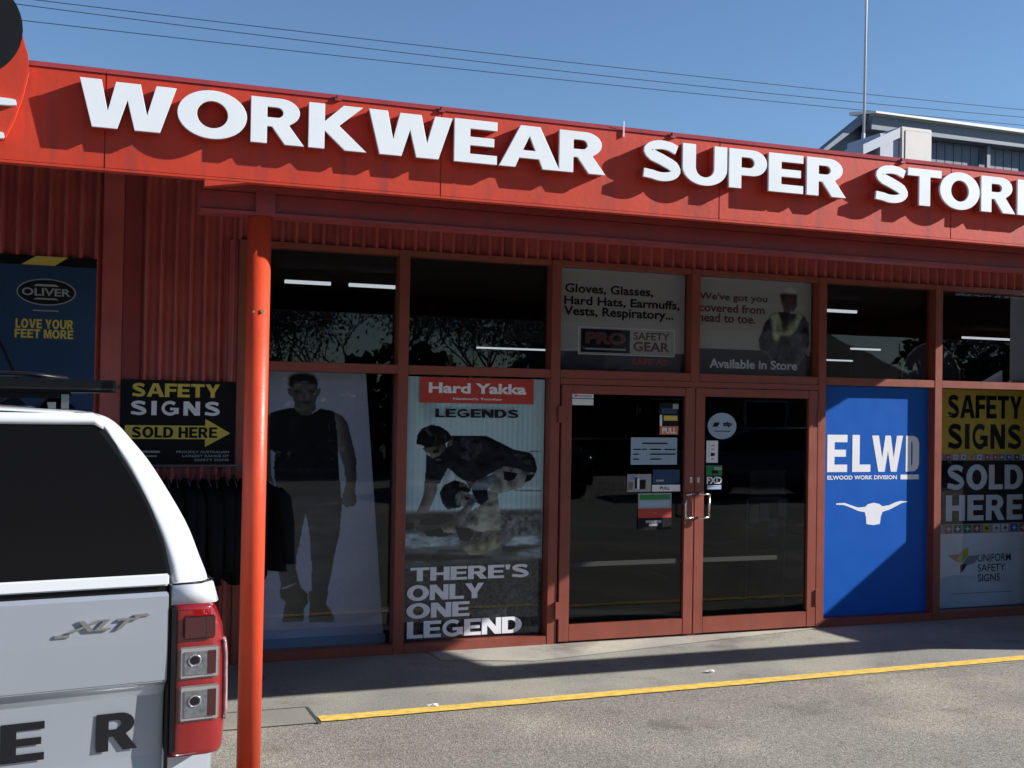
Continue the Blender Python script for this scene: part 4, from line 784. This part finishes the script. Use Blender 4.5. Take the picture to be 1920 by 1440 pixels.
t = sticker('green and black sticker on the right door just above its handle', [('ink', 2.586, 2.740, 1.185, 1.385), ('green', 2.588, 2.738, 1.300, 1.383), ('ink', 2.64, 2.70, 1.315, 1.345), ('skyfilm', 2.60, 2.73, 1.187, 1.222), ('grey', 2.66, 2.735, 1.345, 1.37)]); text('FXD', 2.592, 2.735, 1.232, 1.290, y - .007, 'pwhite', t, .04)

# ================================================================== CLOTHES RACK OUTSIDE
RK = thing('clothes_rail', 'outdoor garment rail loaded with black clothes beside the first window', 'clothes rack', (-1.42, -.42, 0))
m = MB(); m.tube((-.55, 0, 1.41), (.36, 0, 1.41), .010); m.build('rail', 'dsteel', RK)
for x in (-.54, .35):
    m = MB(); m.tube((x, 0, .04), (x, 0, 1.41), .012); m.build('upright', 'dsteel', RK); m = MB(); m.tube((x, -.26, .04), (x, .26, .04), .012); m.build('foot', 'dsteel', RK)
ORD = 'first second third fourth fifth sixth seventh eighth ninth tenth eleventh twelfth thirteenth fourteenth fifteenth'.split()
g1 = None; n = 15
for i in range(n):
    x = -1.93 + i * .062; lab = 'black jacket on the outdoor rail, %s from its left end' % ORD[i]
    a = dict(sc=random.uniform(.94, 1.03), rz=random.uniform(-.18, .18))
    if g1 is None: g1 = garment('black_jacket', lab, 'black jackets on the outdoor rail', (x, -.42, 1.325), a['sc'])
    else: garment('black_jacket', lab, 'black jackets on the outdoor rail', (x, -.42, 1.325 + random.uniform(-.01, .005)), a['sc'], rz=a['rz'], src=g1)
garment('black_jacket', 'black coat flaring out at the right end of the outdoor rail', 'black jackets on the outdoor rail', (-1.075, -.42, 1.325), .92, flare=.02, rz=.62, src=None)

# ================================================================== PICKUP TRUCK
T = thing('pickup_truck', 'silver pickup truck with white canopy parked nose in at the left', 'pickup truck', (-2.8092, -5.1352, 0), rz=math.radians(8.15))
def mir(h): return h + [(-x, z) for x, z in reversed(h)]
LEN = 4.80
# bed and body side shell (open profile lofted, rounded rear corners)
hb = [(.80, .50), (.90, .55), (.935, .70), (.942, .92), (.942, 1.10), (.932, 1.20), (.912, 1.265), (.897, 1.328)]
def ring(h, y, inset=0, dz=0):
    return [(x - inset if x > 0 else x + inset, y, z + dz) for x, z in mir(h)]
mb = MB(); mb.smooth = True
mb.rings([ring(hb, .10, .03), ring(hb, .13, .008), ring(hb, .20), ring(hb, 1.55), ring([(x, z + .0) for x, z in hb], 3.1)], close=True); mb.build('body_shell', 'truck', T)
for s in (1, -1):  # quarter block above each tail lamp
    mb = MB(); mb.smooth = True
    pl = [(.772, .0), (.86, .002), (.893, .012), (.908, .04), (.910, .12), (.78, .12)]
    mb.rings([[(s * (x + (.008 if x > .88 else 0)), yy, 1.2725) for x, yy in pl], [(s * (x - (.008 if x > .88 else 0)), yy, 1.328) for x, yy in pl]]); mb.build('rear_quarter', 'tw', T)
    # tail lamp
    L = MB(); L.smooth = True
    secs = []
    for z, o in ((.845, .93), (.86, .939), (.93, .943), (1.116, .942), (1.208, .932), (1.255, .914), (1.271, .900)):
        secs.append([(s * x, yy, z) for x, yy in ((.772, .004), (.80, -.004), (.88, -.006), (o - .018, .006), (o - .004, .035), (o, .10), (o + .002, .22), (.80, .22), (.772, .10))])
    L.rings(secs); lamp = L.build('tail_light', 'tred', T)
    for (a, b, c, d, mm, fr) in ((.800, .898, 1.172, 1.244, 'tdark', 0), (.800, .903, 1.069, 1.147, 'tclear', 1), (.802, .905, .949, 1.037, 'tclear', 1)):
        if fr:
            q = MB(); q.box(min(s * a, s * b) - .006, max(s * a, s * b) + .006, -.014, -.004, c - .007, d + .007); q.build('bezel', 'trim', lamp, .012, 4)
        q = MB(); q.box(min(s * (a + .004), s * (b - .004)), max(s * (a + .004), s * (b - .004)), -.0175, -.010, c + .003, d - .003); q.build('lens', mm, lamp, .010, 4)
        MB().box(min(s * (b - .030), s * (b - .006)), max(s * (b - .030), s * (b - .006)), -.0182, -.0176, c + .006, d - .006).build('lens_side', 'tdark', lamp)
        if fr:
            q = MB(); cx = s * (a + .036); cz = (c + d) / 2 + .008; R_ = [(cx + .017 * math.cos(t), -.0185, cz + .015 * math.sin(t)) for t in [i * math.pi / 10 for i in range(21)]]; q.path(R_, .0022, 5); q.build('bulb_ring', 'trim', lamp)
            q = MB(); q.prism(ell(cx, cz, .012, .011, 16), -.0195, -.0176); q.build('bulb', 'ink', lamp)
            pass
for s in (1, -1):
    o_ = MB(); o_.smooth = True
    o_.rings([[(s * (e - .012), -.004 + .004, z), (s * (e + .0015), .030, z), (s * (e + .004), .10, z), (s * (e + .004), .19, z), (s * (e - .02), .19, z), (s * (e - .02), .03, z)] for z, e in ((.935, .944), (.96, .9445), (1.05, .944), (1.12, .943), (1.155, .939), (1.165, .936))]); o_.build('side_reflector', 'outer', T)
# tailgate
prof = [(0.0, 1.312), (-.004, 1.300), (-.004, 1.18), (.0, 1.062), (.022, 1.046), (.034, 1.02), (.040, .85), (.030, .70), (.020, .66), (.08, .66), (.08, 1.312)]
mb = MB(); mb.rings([[(-.764, y, z) for y, z in prof], [(.764, y, z) for y, z in prof]]); tg = mb.build('tailgate', 'truck', T, .003)
text('XLT', .490, .684, 1.219, 1.248, -.010, 'chrome', tg, .03, shear=.45, name='badge', depth=.006)
MB().box(.462, .50, -.010, -.005, 1.206, 1.213).build('badge', 'chrome', tg)
MB().prism([(.672, 1.247), (.712, 1.251), (.705, 1.257), (.668, 1.255)], -.010, -.005).build('badge', 'chrome', tg)
lets = 'RANGER'
for i, ch in enumerate(lets):
    b = .692 - (5 - i) * .265 * .92; a = b - .11
    if ch == 'G': block('G', a, b, .875, .979, .0315, 'ink', tg, name='decal_letter')
    else: block(ch, a, b, .875, .979, .0315, 'ink', tg, name='decal_letter')
MB().box(-.12, .12, -.012, .01, 1.14, 1.24).build('handle', 'truck', tg, .006)
# canopy
hc = [(.897, 1.334), (.892, 1.352), (.872, 1.40), (.828, 1.504), (.735, 1.656), (.672, 1.735), (.618, 1.790), (.560, 1.813), (.45, 1.822), (.2, 1.832), (0.01, 1.834)]
hg = [(.775, 1.334), (.770, 1.352), (.760, 1.40), (.722, 1.504), (.648, 1.656), (.598, 1.735), (.572, 1.778), (.540, 1.800), (.45, 1.810), (.2, 1.820), (0.01, 1.822)]
def smooth(h, n=4):
    o = []
    for i in range(len(h) - 1):
        p0 = h[max(0, i - 1)]; p1 = h[i]; p2 = h[i + 1]; p3 = h[min(len(h) - 1, i + 2)]
        for k in range(n):
            t = k / n; o.append(tuple(.5 * (2 * p1[c] + (p2[c] - p0[c]) * t + (2 * p0[c] - 5 * p1[c] + 4 * p2[c] - p3[c]) * t * t + (3 * p1[c] - p0[c] - 3 * p2[c] + p3[c]) * t ** 3) for c in (0, 1)))
    return o + [h[-1]]
hc = smooth(hc); hg = smooth(hg)
def mixr(t): return [(a[0] + (b[0] - a[0]) * t, a[1] + (b[1] - a[1]) * t) for a, b in zip(hg, hc)]
mb = MB(); mb.smooth = True
mb.rings([ring(mixr(t), y) for t, y in ((0, .02), (.0, .002), (.18, .0), (.45, .006), (.72, .022), (.9, .05), (.98, .09), (1, .15), (1, 1.0), (1, 1.56))], close=True); mb.build('canopy_shell', 'tw', T)
hw = [(.756, 1.366), (.748, 1.40), (.737, 1.447), (.716, 1.504), (.690, 1.566), (.640, 1.656), (.590, 1.730), (.556, 1.770), (.540, 1.777)]; hw = smooth(hw)
def po(h, e): return [(x + (e if x > 0 else -e), z + (e if z > 1.7 else (-e if z < 1.37 else 0))) for x, z in mir(h)]
mb = MB(); mb.prism(po(hw, .011), -.004, .010); mb.build('hatch_seal', 'rubber', T)
mb = MB(); mb.prism(po(hw, 0), -.0085, -.0045); gl = mb.build('rear_window', 'tglass', T)
mb = MB(); mb.box(-.762, .762, -.012, .0, 1.331, 1.364); mb.build('hatch_frame', 'tw', T, .004)
mb = MB(); mb.smooth = True
mb.rings([[(x, -.010, z0_), (x, -.016, z0_ + .012), (x, -.010, z0_ + .028), (x, .02, z0_ + .034), (x, .02, z0_)] for x, z0_ in ((-.575, 1.768), (-.56, 1.781), (-.4, 1.781), (0, 1.782), (.4, 1.781), (.55, 1.781), (.575, 1.768))]); mb.build('roof_lip', 'tw', T)
mb = MB(); mb.box(.766, .7705, -.001, .03, .66, 1.33); mb.box(-.7705, -.766, -.001, .03, .66, 1.33); mb.box(-.76, .76, .005, .03, 1.313, 1.329); mb.build('panel_gap', 'rubber', T)
for s in (1, -1):  # dark drip seal under the canopy foot
    mb = MB(); mb.path([(s * .775, .004, 1.331), (s * .86, .008, 1.3325), (s * .90, .05, 1.333), (s * .903, .4, 1.333), (s * .903, 1.5, 1.333)], .003, 6); mb.build('canopy_seal', 'rubber', T)
for s_ in (1, -1): MB().box(min(s_ * .772, s_ * .786), max(s_ * .772, s_ * .786), -.008, .0, .86, 1.268).build('lamp_edge', 'rubber', T)
# cab and bonnet
ring2 = lambda y, hw_, z0_, z1_, top: [(hw_, y, z0_), (hw_, y, z1_), (top, y, z1_ + .0), (-top, y, z1_), (-hw_, y, z1_), (-hw_, y, z0_)]
mb = MB(); mb.smooth = True
def cab(y, wb, wt, zt): return [(wb, y, 1.30), (wb - .02, y, 1.42), (wt + .04, y, zt - .10), (wt - .05, y, zt), (-wt + .05, y, zt), (-wt - .04, y, zt - .10), (-wb + .02, y, 1.42), (-wb, y, 1.30)]
mb.rings([cab(1.60, .90, .70, 1.78), cab(1.72, .91, .72, 1.80), cab(2.3, .91, .72, 1.81), cab(2.75, .91, .70, 1.76), cab(3.05, .90, .70, 1.56), cab(3.4, .89, .75, 1.45)]); mb.build('cab', 'truck', T)
mb = MB(); mb.smooth = True
def bon(y, w_, z): return [(w_, y, .5), (w_ + .02, y, .8), (w_, y, 1.02), (w_ - .12, y, z), (-w_ + .12, y, z), (-w_, y, 1.02), (-w_ - .02, y, .8), (-w_, y, .5)]
mb.rings([bon(3.1, .92, 1.32), bon(3.6, .92, 1.20), bon(4.2, .91, 1.14), bon(4.65, .86, 1.06), bon(4.80, .78, .96)]); mb.build('bonnet', 'truck', T)
for s in (1, -1):
    for y in (.95, 3.95):
        mb = MB(); mb.tube((s * .72, y, .39), (s * .945, y, .39), .385, k=32); wh = mb.build('wheel', 'rubber', T, .02); MB().tube((s * .93, y, .39), (s * .955, y, .39), .23, k=20).build('rim', 'chrome', wh)
        mb = MB(); R_ = [(s * .948, y + .44 * math.cos(t), .42 + .44 * math.sin(t)) for t in [i * math.pi / 12 for i in range(13)]]; mb.path(R_, .018, 6); mb.build('wheel_arch', 'rubber', T)
mb = MB(); mb.smooth = True
mb.rings([[(x, yy, z) for yy, z in ((-.10, .56), (-.13, .60), (-.13, .66), (-.09, .69), (.10, .69), (.10, .50), (-.06, .50))] for x in (-.90, -.4, .4, .90)]); mb.build('rear_bumper', 'chrome', T)
MB().box(-.45, .45, -.135, -.05, .692, .70).build('bumper_step', 'rubber', T)
MB().box(-.26, .26, -.142, -.132, .565, .665).build('number_plate_recess', 'rubber', T)
# roof platform
RR = thing('roof_rack', 'flat black roof platform on top of the white truck canopy', 'roof rack', (-2.8092, -5.1352, 0), rz=math.radians(8.15))
mb = MB(); mb.box(-.615, .615, .02, .09, 1.868, 1.903).box(-.615, .615, 1.35, 1.42, 1.868, 1.903).box(-.625, -.56, .02, 1.42, 1.868, 1.903).box(.56, .625, .02, 1.42, 1.868, 1.903); mb.build('perimeter_rail', 'rack', RR, .012, 3)
for i in range(7): MB().box(-.56, .56, .2 + i * .17, .25 + i * .17, 1.878, 1.893).build('slat', 'rack', RR)
MB().box(-.50, .50, .06, .12, 1.850, 1.872).build('cross_bar', 'rack', RR, .004)
mb = MB(); mb.smooth = True; mb.rings([[(x, .10, z_), (x, .14, z_ + .010), (x, .22, z_ + .004), (x, .22, z_ - .004)] for x, z_ in ((-.50, 1.905), (-.44, 1.914), (0, 1.916), (.40, 1.914), (.50, 1.904))]); mb.build('wind_fairing', 'rack', RR)
for x in (-.45, 0, .47):
    for y in (.12, 1.2):
        mb = MB(); mb.rings([[(x - .05, y - .03, 1.822), (x + .05, y - .03, 1.822), (x + .05, y + .05, 1.822), (x - .05, y + .05, 1.822)], [(x - .02, y - .01, 1.851), (x + .02, y - .01, 1.851), (x + .02, y + .03, 1.851), (x - .02, y + .03, 1.851)]]); mb.build('foot', 'rack', RR)
MB().box(.475, .495, .06, .08, 1.822, 1.862).box(.44, .46, .05, .07, 1.822, 1.84).build('clamp', 'chrome', RR)

# ================================================================== ROOF LINE, BACKGROUND
t = thing('air_conditioner', 'boxy cream air conditioning unit on the shop roof with sloping duct', 'air conditioner', (5.40, 1.0, 3.56))
box('casing', 'ac', t, 0, .375, .0, .62, .5, 1.125, .008); box('front_panel', 'ac', t, .04, .35, -.006, .0, .62, 1.09, .003)
box('shaded_side_panel', 'acs', t, -.24, -.005, .03, .55, .0, 1.04, .006); box('stand', 'acs', t, -.2, .34, .1, .5, 0, .5); box('duct_side', 'acs', t, -.44, -.245, .02, .28, .30, .80)  # side panel's bluish grey paints in the shaded side of the cream unit
mb = MB(); mb.rings([[(-.46, .0, .80), (-.46, .3, .80), (-.46, .3, .90), (-.46, .0, .90)], [(-.02, -.0, 1.01), (-.02, .3, 1.01), (-.02, .3, 1.11), (-.02, .0, 1.11)]]); mb.build('duct', 'acs', t)
MB().box(-.62, -.40, .2, .5, .70, .80).build('vent_box', 'ac', t)
t = thing('antenna_mast', 'tall thin white mast rising above the roof at the right', 'mast', (5.315, 1.5, 3.56))
mb = MB(); mb.tube((-.008, 0, 0), (.008, 0, 1.15), .020, k=10); mb.build('lower_tube', 'acs', t); mb = MB(); mb.tube((.012, 0, 1.10), (.04, 0, 4.2), .013, k=10); mb.build('upper_tube', 'white', t); box('mast_base', 'acs', t, -.06, .06, -.06, .06, -.0, .03)
SH = thing('shed', 'blue grey steel shed with pale roof edge behind the shop', 'building', (0, 0, 0))
x = 13.6; i = 0
mb = MB(); mb.box(13.55, 40, 12.16, 12.4, 0, 8.02); mb.build('wall', 'shed', SH)
while x < 21:
    zt = 7.75 if i % 8 else 7.77
    MB().box(x, x + .212, 12.145, 12.158, 5, zt).build('cladding_rib', 'shed', SH); x += .235; i += 1
for x in (16.75, 18.2, 19.7): box('downpipe', 'shedtrim', SH, x, x + .09, 12.0, 12.08, 5, 7.8)
box('soffit_trim', 'shedtrim', SH, 13.50, 40, 11.85, 12.158, 7.78, 8.08, .01)
mb = MB(); mb.rings([[(13.50, 11.70, 8.10), (13.50, 12.6, 8.24), (13.50, 12.6, 8.32), (13.50, 11.70, 8.14)], [(40, 11.70, 7.95), (40, 12.6, 8.5), (40, 12.6, 8.65), (40, 11.70, 8.2)]]); mb.build('roof_edge', 'shedlite', SH)
mb = MB(); mb.prism([(12.55, 6.2), (13.55, 6.2), (13.55, 8.02), (12.50, 7.22)], 12.3, 12.5); mb.build('gable_end', 'shed', SH)
mb = MB(); mb.prism([(12.42, 7.20), (12.42, 7.30), (13.56, 8.20), (13.56, 8.05)], 12.0, 12.3); mb.build('barge_board', 'shedtrim', SH)
for i, ((xa, za), (xb, zb), (xc, zc)) in enumerate((((.387, 8.545), (10.176, 8.716), (19.763, 8.97)), ((.4, 8.78), (10.173, 8.891), (19.76, 9.169)), ((.4, 8.935), (10.169, 9.10), (19.76, 9.354)))):
    mb = MB(); pts = []
    for k in range(41):
        x = -15 + k * 50 / 40; L1 = ((x - xb) * (x - xc)) / ((xa - xb) * (xa - xc)); L2 = ((x - xa) * (x - xc)) / ((xb - xa) * (xb - xc)); L3 = ((x - xa) * (x - xb)) / ((xc - xa) * (xc - xb))
        pts.append((x, 14, za * L1 + zb * L2 + zc * L3))
    mb.smooth = True; mb.rings([[(p[0], p[1] + .008 * math.cos(a), p[2] + .008 * math.sin(a)) for a in [i_ * math.pi / 3 for i_ in range(6)]] for p in pts]); tag(mb.build('power_line', 'cable'), '%s power line crossing the sky above the sign' % ['lowest', 'middle', 'highest'][i], 'cable', 'power lines over the roof')

# added unseen wall beyond the right edge, raked to cast shade on the last bays
t = thing('shade_wall', 'added unseen wall beyond the right edge, shaped to shade the last bays', 'wall', (0, 0, 0))
def raked(e, y1): return [(-.05 + 0, 2.45 + e), (-1.2, 1.72 + e), (-y1, 1.68 + e)]
mb = MB(); pr = [(-.06, 0), (-.06, 2.45), (-1.2, 1.72), (-2.2, 1.68), (-2.2, 0)]; mb.rings([[(7.3, a, b) for a, b in pr], [(7.52, a, b) for a, b in pr]]); mb.build('wall_body', 'brick', t)
pr = [(-.06, 2.451), (-.06, 2.50), (-1.2, 1.77), (-2.22, 1.73), (-2.22, 1.681), (-1.2, 1.721)]; mb = MB(); mb.rings([[(7.27, a, b) for a, b in pr], [(7.55, a, b) for a, b in pr]]); mb.build('coping', 'thr', t)

# ---------------- across the car park, seen mirrored in the glass
def tree(x, y, h, seed, label):
    r_ = random.Random(seed); t = thing('bare_tree', label, 'tree', (x, y, 0), 'bare trees across the car park'); tr = MB(); tw = MB(); tips = []
    def grow(p, d, L, r, n):
        q = p + d * L; (tr if n > 2 else tw).tube(p, q, r, r * .7, k=7 if n > 3 else 4)
        if n <= 1: tips.append(q)
        if n == 0: return
        for k in range(3 if n > 1 else 4):
            a = Vector((r_.uniform(-1, 1), r_.uniform(-1, 1), r_.uniform(-.15, .9))).normalized(); grow(q, (d * .62 + a * .78).normalized(), L * r_.uniform(.62, .84), r * .62, n - 1)
    grow(Vector((0, 0, 0)), Vector((r_.uniform(-.08, .08), 0, 1)).normalized(), h * .22, h * .011, 6)
    for p in tips:
        for k in range(3):
            e = Euler((r_.uniform(0, 6), r_.uniform(0, 6), r_.uniform(0, 6))).to_matrix(); c = p + Vector((r_.gauss(0, .38), r_.gauss(0, .38), r_.gauss(0, .38))); z = r_.uniform(.025, .06)
            tw.quad(*[c + (e @ Vector(q)) * z for q in ((-1, -.5, 0), (1, -.5, 0), (1, .5, .3), (-1, .5, 0))])
    tr.build('trunk', 'bark', t); tw.build('crown', 'twig', t)
ordn = 'first second third fourth fifth sixth seventh eighth ninth tenth eleventh'.split()
for i, (x, y, h) in enumerate(((-2.4, -24, 7.6), (1.2, -26, 8.4), (4.0, -24, 7.4), (7.0, -26, 8.2), (10.0, -24.5, 7.6), (13.0, -27.5, 7.8), (24, -19, 7.2), (27.5, -21, 7.8), (31, -20, 7.0))):
    tree(x, y, h, 11 + i, 'bare grey tree across the car park, mirrored in the panes, %s from the left' % ordn[i])
def hedge(name, label, x0, x1, y0, y1, h, n, seed):
    r_ = random.Random(seed); mb = MB()
    for i in range(n):
        x = r_.uniform(x0, x1); y = r_.uniform(y0, y1); z = r_.uniform(.0, h) * (1 + .12 * math.sin(x * 1.3)); s = r_.uniform(.08, .2); e = Euler((r_.uniform(0, 6), r_.uniform(0, 6), r_.uniform(0, 6)))
        mb.quad(*[Vector((x, y, z)) + (e.to_matrix() @ Vector(q)) * s for q in ((-1, -.6, 0), (1, -.6, 0), (1, .6, .2), (-1, .6, 0))])
    tag(mb.build(name, 'leaf'), label, 'hedge', kind=None)
hedge('hedge', 'dark clipped hedge along the far side of the car park', -14, 13, -21.5, -20.4, 3.0, 9000, 1)
hedge('shrub_bank', 'bank of dense green shrubs behind the car park on the right', 21, 36, -20.5, -18, 3.6, 7000, 2)
H = thing('house', 'low brick house with dark hipped roof across the car park', 'house', (17.2, -25, 0))
box('wall', 'wallb', H, -5, 5.5, -5, 3, 0, 2.8)
mb = MB(); mb.v = [(-5.6, 3.6, 2.7), (6.1, 3.6, 2.7), (6.1, -5.6, 2.7), (-5.6, -5.6, 2.7), (-1.4, -1, 5.9), (1.9, -1, 5.9)]; [mb.face(f) for f in ((0, 1, 5, 4), (1, 2, 5), (2, 3, 4, 5), (3, 0, 4), (3, 2, 1, 0))]; mb.build('roof', 'roof', H)
for x in (-3.6, -.4, 2.8):
    f = box('window', 'pwhite', H, x, x + 1.5, 2.99, 3.05, .9, 2.1); box('pane', 'tglass', f, x + .06, x + 1.44, 3.04, 3.06, .96, 2.04)

# a row of parked cars across the car park, mirrored faintly in the doors
def car(x, y, rz, m, label):
    t = thing('parked_car', label, 'car', (x, y, 0), 'cars mirrored in the doors', rz)
    def rg(xx, w, zb, zs, zt, tw): return [(xx, -w, zb), (xx, -w, zs), (xx, -tw, zt), (xx, tw, zt), (xx, w, zs), (xx, w, zb)]
    mb = MB(); mb.smooth = True
    mb.rings([rg(-2.1, .70, .35, .62, .72, .60), rg(-1.95, .82, .28, .78, .90, .70), rg(-.9, .86, .25, .86, .98, .74), rg(1.4, .86, .25, .88, 1.0, .74), rg(2.0, .80, .28, .80, .95, .68), rg(2.15, .70, .38, .66, .78, .60)]); b = mb.build('body', m, t)
    mb = MB(); mb.smooth = True; mb.rings([rg(-1.05, .74, .97, .98, .985, .70), rg(-.35, .72, .97, 1.22, 1.40, .56), rg(.9, .72, .97, 1.24, 1.44, .56), rg(1.75, .70, .95, .98, 1.02, .62)]); mb.build('cabin', 'tglass', t)
    mb = MB(); mb.smooth = True; mb.rings([rg(-.30, .56, 1.41, 1.42, 1.435, .50), rg(.9, .56, 1.45, 1.46, 1.475, .50)]); mb.build('roof', m, t)
    for sx in (-1.3, 1.3):
        for sy in (-1, 1): MB().tube((sx, sy * .70, .32), (sx, sy * .88, .32), .32, k=20).build('wheel', 'rubber', t)
    for sy in (-.55, .55): MB().box(-2.10, -1.98, sy - .14, sy + .14, .62, .74).build('headlight', 'tclear', t, .02)
for i, (x, y, rz, m, l) in enumerate(((11.5, -13, .15, 'brown', 'blue grey car mirrored in the right hand door, at the right of its row'), (6.5, -14.5, 1.5, 'tglass', 'black car mirrored in the doors, in the middle of its row'))): car(x, y, rz, m, l)
